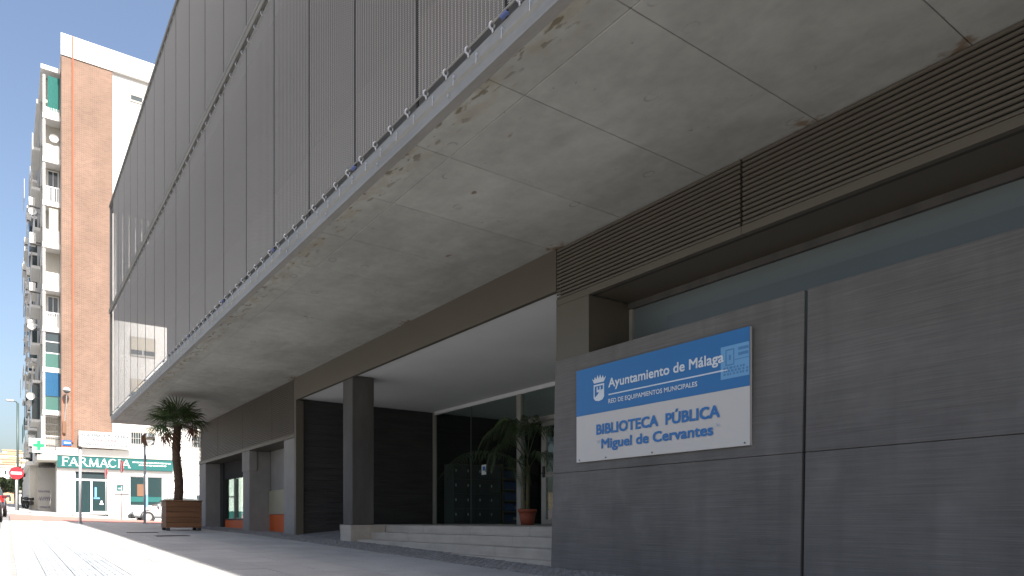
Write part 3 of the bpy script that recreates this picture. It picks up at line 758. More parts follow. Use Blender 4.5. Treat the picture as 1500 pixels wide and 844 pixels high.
# ------------------------------------------------------------------ potted kentia at the entrance
kp = at(771, 769, 10.9); KB = Vector((8.03, 10.62, -.08))
KT = thing('potted_palm', 'tall potted feather palm in a terracotta pot by the glass entrance', 'potted palm', KB)
mb = MB(); mb.tube([(0, 0, 0), (0, 0, .24)], [.125, .165], 18); mb.tube([(0, 0, .24), (0, 0, .30)], [.185, .185], 18); mb.build('pot', m_terra, KT, True)
mb = MB(); mb.disc((0, 0, .302), .16, (0, 0, 1), .006, 16); mb.build('soil', m_soil, KT)
for (dx, dy, h) in ((0, 0, 1.05), (.05, .04, .85), (-.04, .05, .7)):
    mb = MB(); mb.tube([(dx, dy, .3), (dx*1.3, dy*1.3, .3+h*.5), (dx*1.6, dy*1.6, .3+h)], [.026, .02, .014], 6); mb.build('cane', m_cane, KT)
def frond(pts, L=.34, n=26, w=.016):
    """feather frond: rachis through pts with hanging leaflets both sides"""
    P = [Vector(p) for p in pts]
    def ev(t):
        q = t*(len(P)-1); i = min(int(q), len(P)-2); return P[i].lerp(P[i+1], q-i)
    fine = [ev(i/12) for i in range(13)]
    for _ in range(2): fine = [fine[0]]+[(fine[i-1]+fine[i]*2+fine[i+1])/4 for i in range(1, 12)]+[fine[-1]]
    mb = MB(); mb.tube(fine, [.011-.008*i/12 for i in range(13)], 4)
    for k in range(n):
        t = .22+.78*k/(n-1); q = t*12; i = min(int(q), 11); p = fine[i].lerp(fine[i+1], q-i); d = (fine[i+1]-fine[i]).normalized()
        s = d.cross(Vector((0, 0, 1))); s = s.normalized() if s.length > .05 else Vector((0, 1, 0))
        l = L*(1-.55*abs(t-.45)**1.3*1.5)
        for sg in (-1, 1):
            e1 = p+(s*sg*.55+d*.35+Vector((0, 0, .05))).normalized()*l*.5
            e2 = e1+(s*sg*.35+d*.3+Vector((0, 0, -1.0))).normalized()*l*.55
            ww = d*w
            mb.add([p, e1-ww, e1+ww, e2], ((0, 1, 2), (1, 3, 2)))
    return mb
FR = [((0, 0, 1.2), (.1, .25, 1.85), (.15, .7, 2.0), (.15, 1.05, 1.65)),
      ((0, 0, 1.25), (-.2, -.1, 1.9), (-.5, -.35, 1.9), (-.75, -.5, 1.5)),
      ((0, 0, 1.25), (.0, -.3, 1.85), (.05, -.75, 1.75), (.1, -1.0, 1.25)),
      ((0, 0, 1.3), (-.25, .3, 1.95), (-.5, .6, 1.75), (-.6, .8, 1.3)),
      ((0, 0, 1.3), (.1, .05, 2.0), (.25, .25, 2.15), (.3, .5, 1.8)),
      ((0, 0, 1.2), (-.3, .1, 1.6), (-.62, .2, 1.45), (-.75, .2, 1.05)),
      ((0, 0, 1.0), (.0, -.35, 1.4), (.0, -.75, 1.2), (-.05, -1.1, .85)),
      ((0, 0, 1.1), (-.1, .55, 1.35), (-.2, 1.1, 1.50), (-.3, 1.95, 1.42), (-.35, 2.5, 1.05)),
      ((0, 0, 1.3), (-.1, .2, 2.0), (-.15, .5, 2.05), (-.15, .75, 1.7)),
      ((0, 0, .9), (-.2, .1, 1.3), (-.4, -.3, 1.1), (-.5, -.6, .75))]
for p in FR: frond(p, .38).build('frond', m_kentia, KT)

# ------------------------------------------------------------------ lockers and shelf of boxes behind the glass
LK = thing('locker_cabinet', 'dark metal locker cabinet of sixteen doors behind the entrance glass', 'lockers', (9.46, 14.75, -.077))
bx('carcass', m_trim, LK, -.70, .70, -.2, .25, 0, 1.46, .006)
for r in range(4):
    for c in range(4):
        dd = bx('locker_door', m_lock, LK, -.69+c*.347, -.69+c*.347+.335, -.222, -.201, .035+r*.354, .035+r*.354+.342, .006)
        bx('latch', m_hook, dd, -.69+c*.347+.03, -.69+c*.347+.055, -.235, -.2225, .035+r*.354+.17, .035+r*.354+.23)
SH = thing('box_shelf', 'tan open shelf unit of blue storage boxes beside the dark lockers', 'shelf', (10.62, 14.75, -.077))
for x in (-.40, .38): bx('side_panel', m_tan, SH, x, x+.02, -.2, .25, 0, 1.52)
for r in range(6): bx('shelf_board', m_tan, SH, -.379, .379, -.2, .25, .02+r*.28, .04+r*.28)
lab = ['bottom', 'second lowest', 'middle', 'second highest', 'topmost']
for r in range(5):
    b = thing('storage_box', 'blue storage box on the %s level of the tan shelf' % lab[r], 'box', (10.62, 14.72, -.077+.041+r*.28), 0, 'blue boxes on the lobby shelf')
    bx('box_body', m_crate, b, -.35, .35, -.2, .2, 0, .19, .012); bx('box_label', m_beige, b, -.1+.05*r, .06+.05*r, -.203, -.2005, .06, .13)
nz = thing('entrance_notice', 'small white notice stuck on the entrance glass above the lockers', 'notice', (GX-.009, 12.92, 1.13))
bx('sheet', m_paper, nz, -.001, .001, -.09, .09, -.11, .11); bx('print', m_bluesign, nz, -.0025, -.0012, -.05, .05, -.02, .07)
pz = thing('lobby_poster', 'pale poster hanging in the lobby beyond the glass door', 'poster', (12.5, 13.55, 1.0))
bx('sheet', m_paper, pz, -.35, .35, -.01, .01, -.35, .55); bx('print', m_orangep, pz, -.3, .3, -.014, -.0105, -.05, .2)
pg = thing('pink_tub', 'pink plastic tub on the lobby floor just inside the door', 'tub', (9.3, 11.3, -.077))
mb = MB(); mb.tube([(0, 0, 0), (0, 0, .22), (0, 0, .32)], [.16, .2, .14], 14); mb.build('tub_body', m_pink, pg, True)
mb = MB(); mb.ring((0, 0, .32), .14, .012, (0, 0, 1), 14, 5); mb.build('tub_rim', m_pink, pg)

# ------------------------------------------------------------------ apartment building with the pharmacy
AB = thing('apartment_building', 'tall apartment block with orange brick end wall and white parapet', 'building', (0, 0, 0))
YF = 55.8; XB, XB2, XR = 2.97, 5.98, 40.
bx('brick_wall', m_brick, AB, XB, XB2, YF, YF+.4, 4.92, 31.3)
bx('white_wall', m_plaster, AB, XB2+.001, XR, YF+.12, YF+.5, 3.3, 31.3)
pb = MB(); pb.box(XB-.03, XR, YF-.06, YF+.5, 31.302, 32.75); pb.build('parapet', m_plaster, AB)
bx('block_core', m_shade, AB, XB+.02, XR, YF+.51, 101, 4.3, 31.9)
bx('parapet_line', m_shade, AB, XB2+.05, XR, YF-.075, YF-.062, 31.32, 31.40)
bx('base_band', m_plaster, AB, 2.70, XR, YF-.14, YF+.11, 4.42, 4.915)
dp = MB(); dp.tube([(3.62, YF-.05, 5.3), (3.62, YF-.05, 32.72)], .055, 6); dp.build('downpipe', m_rust, AB)
dp = MB(); dp.box(2.97, 3.62, YF-.03, YF-.004, 4.925, 5.0); dp.box(3.00, 3.06, YF-.03, YF-.004, 5.0, 8.2); dp.build('pipe_cover', m_rust, AB)
# windows of the white wall
for k in range(9):
    zt = 7.0+3.0*k if k else 6.65
    for (xa, xw) in ((7.12, 1.5), (11.2, 1.5), (13.6, 1.2), (17., 1.5), (21., 1.5), (26, 1.5), (31, 1.5)):
        y = YF+.12
        w = MB(); w.box(xa-.07, xa+xw+.07, y-.05, y-.004, zt-1.32, zt-1.2); w.box(xa-.07, xa, y-.04, y-.004, zt-1.2, zt+.07); w.box(xa+xw, xa+xw+.07, y-.04, y-.004, zt-1.2, zt+.07); w.box(xa, xa+xw, y-.04, y-.004, zt, zt+.07)
        w = w.build('window', m_shade, AB)
        bx('pane', m_dglass, w, xa+.001, xa+xw-.001, y-.012, y-.003, zt-1.199, zt-.001)
        sh = .72 if k else .3
        bx('shutter', m_shut, w, xa+.01, xa+xw-.01, y-.03, y-.014, zt-1.2*sh, zt-.002)
        bx('mullion', m_white, w, xa+xw/2-.03, xa+xw/2+.03, y-.034, y-.0135, zt-1.198, zt-1.2*sh-.001)
        if k == 0:
            g = MB()
            for q in range(11): g.box(xa+q*xw/10-.012, xa+q*xw/10+.012, y-.075, y-.055, zt-1.2, zt)
            for q in range(4): g.box(xa, xa+xw, y-.07, y-.058, zt-1.2+q*.4-.01, zt-1.2+q*.4+.01)
            g.build('grille', m_grille, w)
# ground floor shop front
gf = MB()
gb = -.6
gf.box(2.72, 3.70, YF-.1, YF+.3, gb, 4.41); gf.box(3.70, 5.72, YF-.1, YF+.3, 3.34, 4.41); gf.box(5.72, 7.0, YF-.1, YF+.3, gb, 4.41)
gf.box(7.0, 9.15, YF-.1, YF+.3, 3.2, 4.41); gf.box(7.0, 9.15, YF-.1, YF+.3, gb, 1.02); gf.box(9.15, XR, YF-.1, YF+.3, gb, 4.41)
gf.build('shop_wall', m_plaster, AB)
bx('shop_side_wall', m_shade, AB, 2.724, 2.95, YF+.31, YF+2.2, -.4, 4.2)
bx('shop_interior', m_dglass, AB, 3.0, 20, YF+2.5, YF+2.6, -.4, 4.2)
wv = bx('side_shop_window', m_dglass, AB, 11.4, 12.6, YF-.13, YF-.101, 1.35, 1.9); bx('window_frame', m_white, wv, 11.3, 12.7, YF-.16, YF-.131, 1.9, 2.0)
bx('side_fascia', m_cream, AB, 10.1, 22, YF-.16, YF-.101, 3.4, 4.1)
bx('side_shop_base', m_teal, AB, 10.4, 16, YF-.13, YF-.101, .2, .72)
# glazed pharmacy entrance
dr = MB(); y = YF+.02
for (a, b, c, e) in ((3.70, 3.78, .45, 3.34), (5.64, 5.72, .45, 3.34), (4.66, 4.76, .45, 2.78), (3.781, 5.639, 2.74, 2.86), (3.781, 4.659, .45, .56), (4.761, 5.639, .45, .66)): dr.box(a, b, y-.04, y+.02, c, e)
dr = dr.build('shop_door', m_white, AB)
bx('transom_pane', m_dglass, dr, 3.785, 5.635, y-.01, y, 2.865, 3.335); bx('door_pane', m_tglass, dr, 3.785, 4.655, y-.01, y, .565, 2.735); bx('door_pane', m_tglass, dr, 4.765, 5.635, y-.01, y, .665, 2.735)
mb = MB(); mb.box(4.9, 5.02, y-.02, y-.011, 1.55, 2.3); mb.box(4.84, 5.2, y-.02, y-.011, 1.5, 1.6); mb.build('door_sticker', m_paleblue, dr)
mb = MB(); mb.box(5.2, 5.42, y-.02, y-.011, 1.12, 1.2); mb.box(5.26, 5.36, y-.02, y-.011, 1.2, 1.38); mb.build('door_notice', m_paper, dr)
ww = MB()
for (a, b, c, e) in ((7.0, 7.06, 1.02, 3.2), (9.09, 9.15, 1.02, 3.2), (7.06, 9.09, 3.1, 3.2), (7.06, 9.09, 1.02, 1.1)): ww.box(a, b, y-.03, y+.02, c, e)
ww = ww.build('display_window', m_white, AB); bx('display_pane', m_tglass, ww, 7.061, 9.089, y-.01, y, 1.101, 3.099)
bx('display_stripe', m_teal, ww, 7.1, 9.05, y-.016, y-.0105, 1.35, 1.7)
mb = MB(); mb.box(7.5, 7.95, y-.016, y-.0105, 1.75, 2.6); mb.build('display_panel', m_brown, ww)
pl = thing('wall_plaque', 'small teal opening-hours plaque on the white shop pier', 'plaque', (6.42, YF-.115, 2.3)); bx('plate', m_teal, pl, -.2, .2, -.015, .01, -.2, .2); bx('print', m_paper, pl, -.12, .12, -.019, -.0155, -.08, -.02)
# fascia sign
FS = thing('pharmacy_sign', 'long teal pharmacy fascia sign with white lettering over the shop', 'sign', (2.72, YF-.16, 3.58))
bx('board', m_teal, FS, 0, 7.05, -.12, .055, 0, .80); bx('frame_top', m_shade, FS, -.02, 7.07, -.16, .055, .802, .86); bx('frame_bottom', m_trim, FS, 0, 7.05, -.10, .055, -.05, -.002)
def fm(x, z): return lambda a, b: (x+a, -.126, z+b)
lt = MB()
def stroke(x, z, x2, z2, w):
    d = Vector((x2-x, z2-z)); d.normalize(); n = Vector((-d.y, d.x))*w/2
    pts = [(x-n.x, z-n.y), (x+n.x, z+n.y), (x2+n.x, z2+n.y), (x2-n.x, z2-n.y)]
    lt.add([(p, -.1255, q) for p, q in pts], ((0, 1, 2, 3),))
def serif(x, z, w=.16): stroke(x-w/2, z, x+w/2, z, .035)
H0, H1 = .13, .68
GL = {'F': lambda x: (stroke(x+.06, H0, x+.06, H1, .085), serif(x+.06, H0), stroke(x, H1, x+.38, H1, .05), stroke(x+.06, .42, x+.3, .42, .045), stroke(x+.37, H1, x+.37, H1-.13, .035), stroke(x+.3, .48, x+.3, .35, .03)),
      'A': lambda x: (stroke(x+.04, H0, x+.25, H1, .045), stroke(x+.25, H1, x+.46, H0, .09), stroke(x+.12, .31, x+.38, .31, .04), serif(x+.04, H0), serif(x+.46, H0)),
      'R': lambda x: (stroke(x+.06, H0, x+.06, H1, .085), serif(x+.06, H0), stroke(x, H1, x+.27, H1-.01, .045), stroke(x+.27, H1, x+.33, .56, .07), stroke(x+.33, .57, x+.26, .41, .07), stroke(x+.27, .41, x+.06, .40, .045), stroke(x+.2, .41, x+.43, H0, .085), serif(x+.44, H0, .1)),
      'M': lambda x: (stroke(x+.06, H0, x+.09, H1, .045), serif(x+.06, H0), stroke(x+.09, H1, x+.30, H0, .085), stroke(x+.30, H0, x+.50, H1, .045), stroke(x+.50, H1, x+.53, H0, .085), serif(x+.53, H0)),
      'C': lambda x: [stroke(x+.26+.23*cos(a), .405+.27*sin(a), x+.26+.23*cos(a+.5), .405+.27*sin(a+.5), .085 if 2 < a < 4 else .05) for a in (.7+.5*i for i in range(10))],
      'I': lambda x: (stroke(x+.06, H0, x+.06, H1, .085), serif(x+.06, H0), serif(x+.06, H1))}
for c, x in zip('FARMACIA', (.28, .68, 1.27, 1.80, 2.45, 2.98, 3.57, 3.80)): GL[c](x)
lt.build('lettering', m_white, FS)
sm_ = MB()
for (x0, x1, z) in ((4.45, 6.9, .50), (4.85, 6.6, .31)):
    x = x0
    while x < x1:
        w = random.uniform(.1, .3); sm_.box(x, min(x+w, x1), -.1262, -.1205, z, z+.075); x += w+.05
sm_.build('small_print', m_white, FS)
# academy board
AC = thing('academy_board', 'white academy board with three faint lines on the brick wall', 'sign', (at(115.5, 660, YF-.5).x, YF-.5, 0))
a = at(115.5, 662, YF-.5); b = at(191.5, 640, YF-.5)
bx('board', m_plaster, AC, 0, b.x-a.x, -.12, .30, 4.98, 6.05)
def am(x, z): return lambda u, w, d: (x+u, -.124-d, z+w)
wd_ = b.x-a.x
m_faint = mat('faded_grey_letter', (.11, .135, .145), .7); m_faintr = mat('faded_pink_letter', (.17, .10, .12), .7)
text('ACADEMIA DE PELUQUERIA', 'lettering', m_faint, AC, am(.15, 5.70), wd_-.3, .30, .012); text('ANA VERA', 'lettering', m_faintr, AC, am(.75, 5.40), wd_-1.6, .25, .010)
text('ENSEÑANZA HOMOLOGADA', 'lettering', m_faint, AC, am(.3, 5.10), wd_-.5, .25, .010)
# street name plate, box and lamp on the brick wall
sp_ = thing('street_plate', 'small blue street name plate low on the brick wall', 'street plate', (3.28, YF-.02, 5.25)); bx('plate', m_bluesign, sp_, -.26, .26, -.03, .012, -.17, .17); bx('print', m_paper, sp_, -.16, .2, -.034, -.0305, -.04, .05)
jb = thing('cable_box', 'brown cable box on the brick wall below the globe lamp', 'cable box', (3.12, YF-.02, 5.85)); bx('box_body', m_brown, jb, -.1, .1, -.12, .015, 0, .85, .02); bx('lid', m_brown, jb, -.08, .08, -.135, -.1205, .05, .8)
wl = thing('wall_lamp', 'grey globe lamp on a thin pole fixed to the brick wall', 'lamp', (3.22, YF-.02, 6.7))
mb = MB(); mb.tube([(-.08, -.03, 0), (0, -.28, 1.0), (.03, -.4, 1.85)], .028, 6); mb.build('pole', m_steelp, wl)
mb = MB(); mb.dome((.03, -.4, 2.02), .21, 1., 12, 5, 0, pi/2); mb.build('cap', m_white, wl, True); mb = MB(); mb.dome((.03, -.4, 2.018), .2, 1., 12, 5, -pi/2, 0); mb.build('globe', m_trim, wl, True)
# --- balcony stack on the street corner
floors = [30.55, 27.6, 24.65, 21.7, 18.85, 15.95, 13.15, 10.4, 7.5, 4.75]
XL = 1.98; YB = 57.0
bx('stack_roof', m_plaster, AB, XL-.12, XB-.01, YB-.15, YB+4.5, 30.55, 30.85)
bx('stack_back', m_cream, AB, XL+.15, XB+.015, YB+1.0, YB+4.4, 4.3, 30.5)
for i in range(1, 10):
    z0 = floors[i]; z1 = floors[i-1]
    bc = bx('balcony', m_plaster, AB, XL-.02, XB+.01, YB-.08, YB+4.3, z0-.30, z0+.02)
    bx('corner_pier', m_plaster, bc, XL, XL+.13, YB-.02, YB+.16, z0+.022, z1-.302)
    if i in (1,):
        bx('parapet', m_plaster, bc, XL+.131, XB-.03, YB-.04, YB+.04, z0+.022, z0+.5)
    elif i in (2, 4, 5):
        bx('parapet', m_plaster, bc, XL+.131, XB-.03, YB-.04, YB+.04, z0+.022, z0+.95)
        if i == 4: bx('shutter', m_shut, bc, XL+.35, XB-.06, YB+.02, YB+.06, z0+.96, z1-.31)
    else:
        rl = MB()
        for q in range(9): rl.box(XL+.15+q*.1, XL+.175+q*.1, YB-.03, YB-.005, z0+.022, z0+.98)
        rl.box(XL+.13, XB-.02, YB-.04, YB+.01, z0+.98, z0+1.04); rl.build('railing', m_white, bc)
    if i in (3, 6, 7):
        wn = MB(); zz = z0+1.1 if i != 3 else z0+.1
        wn.box(XL+.30, XL+.34, YB+.9, YB+.98, zz, z1-.5); wn.box(XB-.1, XB-.04, YB+.9, YB+.98, zz, z1-.5); wn.box(XL+.60, XL+.64, YB+.9, YB+.98, zz, z1-.5); wn.box(XL+.3, XB-.04, YB+.9, YB+.98, z1-.5, z1-.44)
        wn.build('window_frame', m_white, bc); bx('pane', m_dglass, bc, XL+.34, XB-.1, YB+.93, YB+.95, zz, z1-.5)
    if i == 1:
        cu = MB(); n = 14
        for q in range(n):
            xa = XL+.28+q*.048; xb = xa+.048; ya = YB-.06+.03*(q % 2); yb = YB-.06+.03*((q+1) % 2)
            cu.add([(xa-.03, ya, z0+.3), (xb-.03, yb, z0+.3+.02*(q % 3)), (xb, yb, z1-.34), (xa, ya, z1-.30)], ((0, 1, 2, 3),))
        cu.build('curtain', m_tealc, bc)
    if i == 8:
        cu = MB(); n = 14
        for q in range(n):
            xa = XL+.13+q*.06; xb = xa+.06; ya = YB-.1+.02*(q % 2); yb = YB-.1+.02*((q+1) % 2)
            cu.add([(xa, ya, z0+.98), (xb, yb, z0+.98), (xb, yb+.02, z1-.32), (xa, ya+.02, z1-.32)], ((0, 1, 2, 3),))
        cu.build('awning', m_bluec, bc); bx('glass_panel', m_greeng, bc, XL+.131, XB-.03, YB-.045, YB-.031, z0+.03, z0+.97)
    if i == 7:
        bx('glass_panel', m_greeng, bc, XL+.131, XB-.03, YB-.05, YB-.042, z0+.03, z0+.95)
        bx('glazed_front', m_dglass, bc, XL+.18, XB-.05, YB+.03, YB+.05, z0+1.06, z1-.33); bx('glazing_bar', m_white, bc, XL+.131, XB-.03, YB+.0, YB+.029, z0+1.75, z0+1.81)
    if i == 9:
        gr = MB()
        for q in range(9): gr.box(XL+.16+q*.1, XL+.18+q*.1, YB-.05, YB-.035, z0+.05, z1-.32)
        for q in range(5): gr.box(XL+.13, XB-.03, YB-.055, YB-.03, z0+.3+q*.5, z0+.34+q*.5)
        gr.build('grille', m_trim, bc); bx('shutter', m_cream, bc, XL-.08, XL-.025, YB+.1, YB+1.3, z0+.3, z1-.4)
# street facade running away, with its balconies
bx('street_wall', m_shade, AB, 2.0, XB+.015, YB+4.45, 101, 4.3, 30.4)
bx('eaves', m_plaster, AB, 1.75, XB, YB+4.55, 101, 30.41, 30.7)
nb = 0
for s_, y0 in enumerate((62.5, 68.5, 74.5, 80.5, 86.5, 92.5)):
    for i in range(1, 10):
        z0 = floors[i]; d = .35+.25*random.random()
        bc = bx('balcony', m_plaster, AB, 2.0-d, 1.999, y0, y0+3.6, z0-.2, z0)
        r_ = random.random()
        if r_ < .5: bx('parapet', random.choice((m_plaster, m_cream, m_shade)), bc, 2.0-d, 2.0-d+.06, y0, y0+3.6, z0+.002, z0+1.0)
        elif r_ < .8: bx('enclosure', m_dglass, bc, 2.0-d+.02, 1.998, y0+.05, y0+3.55, z0+.002, z0+2.5)
        else: bx('awning', random.choice((m_tealc, m_cream, m_shut)), bc, 2.0-d-.2, 2.0-d-.17, y0, y0+3.4, z0+.6, z0+2.3)
# air conditioners and dishes hung on that facade
ac = thing('air_conditioner', 'white air conditioner hung on the balconied street side', 'air conditioner', (1.62, 61.5, 20), 0, 'air conditioners on the street side of the block')
bx('casing', m_ac, ac, -.3, .1, -.4, .4, 0, .62, .03); mb = MB(); mb.disc((-.31, 0, .31), .22, (1, 0, 0), .02, 12); mb.build('fan_grille', m_trim, ac); bx('bracket', m_trim, ac, -.25, .38, -.3, -.26, -.1, -.002)
ORD = ['ground', 'first', 'second', 'third', 'fourth', 'fifth', 'sixth', 'seventh', 'eighth', 'ninth', 'tenth']
ac['label'] = 'white air conditioner hung third balcony level from the top, beside the corner'
spots = [(f_, c_) for f_ in range(2, 10) for c_ in range(5)]; random.shuffle(spots)
for f_, c_ in spots[:15]:
    copy_tree(ac, 'white air conditioner on the %s balcony level from the top, %s gap from the corner' % (ORD[f_], ORD[c_+1]), (1.62+random.uniform(-.1, .06), 61.6+6*c_+random.uniform(0, .4), floors[f_]+random.uniform(.5, 1.4)))
ds = thing('satellite_dish', 'pale round satellite dish fixed to the balconied street side', 'satellite dish', (1.45, 60.9, 14), 0, 'satellite dishes on the street side of the block')
mb = MB()
for i in range(5):
    pass
n = 14; vs = [(0, .1, 0)]; fs = []
for j in (1, 2, 3):
    for k in range(n): r = .27*j/3; vs.append((r*cos(2*pi*k/n), .1-.1*(j/3)**2, r*sin(2*pi*k/n)))
for k in range(n): fs.append((0, 1+k, 1+(k+1) % n))
for j in (0, 1):
    for k in range(n): fs.append((1+j*n+k, 1+j*n+(k+1) % n, 1+(j+1)*n+(k+1) % n, 1+(j+1)*n+k))
mb.add(vs, fs); mb.build('reflector', m_dish, ds, True)
mb = MB(); mb.tube([(0, .1, -.3), (.1, -.35, -.05)], .012, 4); mb.tube([(0, .1, 0), (.5, .25, -.1)], .02, 4); mb.build('arm', m_trim, ds)
ds['label'] = 'round satellite dish on the street side, just above the sixth balcony level from the top'
for (x, y, z, l) in ((1.5, 63.4, 17.2, 'fourth balcony level down, first stack'), (1.4, 66.9, 12.6, 'sixth balcony level down, first stack'), (1.45, 72.8, 19.0, 'fourth balcony level down, second stack'), (1.5, 68, 9.4, 'seventh balcony level down, second stack'),
                     (1.45, 74, 14.9, 'fifth balcony level down, third stack'), (1.4, 61.2, 9.0, 'seventh balcony level down, beside the corner'), (1.5, 79.2, 16.8, 'fourth balcony level down, third stack'), (1.5, 61, 22.3, 'second balcony level down, beside the corner')):
    copy_tree(ds, 'round satellite dish at the %s of the street side' % l, (x, y, z))
d1 = copy_tree(ds, 'white satellite dish on the brick-side balcony below the teal curtain', (XL+.62, YB-.2, 26.0)); del d1['group']
# ground floor at the corner: canopy, graffitied wall, next shop
bx('canopy', m_cream, AB, 1.60, 2.69, YF-.9, YB+4.4, 4.0, 4.3)
gw = bx('graffiti_wall', m_shade, AB, 1.76, 2.90, YB+1.9, YB+2.1, .2, 3.99)
gm = MB(); y = YB+1.896
for (cx, cz, w, h) in ((2.0, 2.05, .7, .16), (2.05, 1.55, .75, .28), (2.1, .95, .6, .14)):
    for q in range(7):
        x = cx-.25+q*w/7; gm.tube([(x, y, cz-h/2*random.random()), (x+.05, y, cz+h/2), (x+.1, y, cz-h/2)], .018, 4)
gm.build('graffiti', m_graf, gw)
bx('shop_soffit', m_black, AB, 1.75, 2.71, YF+1.6, YB+1.89, 3.72, 3.76)
bx('next_shop', m_cream, AB, 1.45, 2.0, YB+9, YB+40, .5, 4.29)
bx('next_canopy', m_plaster, AB, 1.2, 2.0, YB+8.6, YB+20, 4.295, 4.6)
# green cross
gc = thing('pharmacy_cross', 'green cross on a white plate sticking out above the corner', 'pharmacy cross', (1.72, YF+.1, 5.0))
bx('plate', m_white, gc, -.36, .36, -.03, .03, -.48, .45); mb = MB(); mb.box(-.1, .1, -.06, -.031, -.32, .32); mb.box(-.32, -.101, -.06, -.031, -.1, .1); mb.box(.101, .32, -.06, -.031, -.1, .1); mb.build('cross', m_gcross, gc); mb = MB(); mb.tube([(.36, 0, 0), (1.0, .2, 0)], .03, 5); mb.build('bracket', m_trim, gc)

# ------------------------------------------------------------------ street furniture
def post(name, label, cat, px, py, Y, r, h, m):
    p = at(px, py, Y); z = gz(p.x, Y); t = thing(name, label, cat, (p.x, Y, z))
    mb = MB(); mb.tube([(0, 0, -.05), (0, 0, h)], r, 10); mb.build('pole', m, t, True)
    mb = MB(); mb.disc((0, 0, .01), r*2, (0, 0, 1), .03, 10); mb.build('base_plate', m, t); return t, p, z
t, p, z = post('no_entry_sign', 'round red no-entry sign with a white bar on a pale post', 'road sign', 24, 745, 50, .06, 2.25, m_steelp)
mb = MB(); mb.disc((0, -.08, 2.2), .36, (0, 1, 0), .02, 24); mb.build('disc', m_signred, t); bx('white_bar', m_white, t, -.26, .26, -.096, -.0905, 2.13, 2.27); bx('rear_plate', m_steelp, t, -.1, .1, -.068, -.04, 2.1, 2.3)
t, p, z = post('street_lamp', 'slim dark street lamp with a short arm beyond the no-entry sign', 'street lamp', 26, 745, 54, .07, 6.75, m_greenp)
mb = MB(); mb.tube([(0, 0, 6.7), (-.1, 0, 6.85), (-.3, 0, 6.9)], .04, 6); mb.build('arm', m_greenp, t); mb = MB(); mb.bev(-.62, -.2, -.12, .12, 6.82, 6.94, .03); mb.build('lamp_head', m_steelp, t)
t, p, z = post('sign_post', 'plain silver post at the sunlit edge of the shadow before the pharmacy', 'post', 117.5, 768, 25.4, .042, 2.36, m_steelp)
mb = MB(); mb.disc((0, 0, 2.36), .044, (0, 0, 1), .1, 10); mb.build('cap', m_black, t)
t, p, z = post('mirror_post', 'convex traffic mirror on a tall dark post left of the planter', 'traffic mirror', 212, 769, 29, .04, 2.95, m_steelp)
mb = MB(); R = 1.6
n = 24; vs = [(0, 0, 0)]; fs = []
for j in range(1, 6):
    for k in range(n):
        r = .235*j/5; vs.append((r*cos(2*pi*k/n), R-math.sqrt(R*R-r*r), r*sin(2*pi*k/n)))
for k in range(n): fs.append((0, 1+k, 1+(k+1) % n))
for j in range(4):
    for k in range(n): fs.append((1+j*n+k, 1+j*n+(k+1) % n, 1+(j+1)*n+(k+1) % n, 1+(j+1)*n+k))
mb.add(vs, fs); o = mb.build('mirror_face', m_mirror, t, True, (.1, -.1, 3.12)); o.rotation_euler = (radians(4), 0, radians(-14))
mb = MB(); mb.disc((.105, -.05, 3.12), .245, (.24, -1, 0), .03, 24); mb.build('mirror_back', m_brown, t)
for (zz, m, w) in ((2.42, m_trim, .15), (2.24, m_orangep, .11)):
    mb = MB(); mb.disc((.0, -.06, zz), w, (1, .12, 0), .02, 16); mb.build('edge_on_sign', m, t)
t, p, z = post('sign_post', 'thin post with round red sign seen edge-on before the shop pier', 'post', 178, 762, 42, .03, 3.0, m_steelp)
mb = MB(); mb.disc((0, -.04, 2.75), .33, (1, .13, 0), .02, 18); mb.build('edge_on_sign', m_signred, t); bx('plate', m_trim, t, -.35, .35, -.045, -.032, 1.25, 1.33); bx('plate', m_trim, t, -.2, .2, -.045, -.032, 1.75, 1.8)
t, p, z = post('sign_post', 'thin post with small red sign standing before the pharmacy door', 'post', 155, 751, 50, .028, 3.0, m_steelp)
mb = MB(); mb.disc((0, -.04, 2.7), .33, (1, .13, 0), .02, 18); mb.build('edge_on_sign', m_signred, t)
t, p, z = post('sign_post', 'pale post with bluish sleeve in front of the display window', 'post', 214.5, 760, 46, .07, 2.7, m_white)
mb = MB(); mb.tube([(0, 0, .6), (0, 0, 1.5)], .085, 10); mb.build('sleeve', m_paleblue, t)

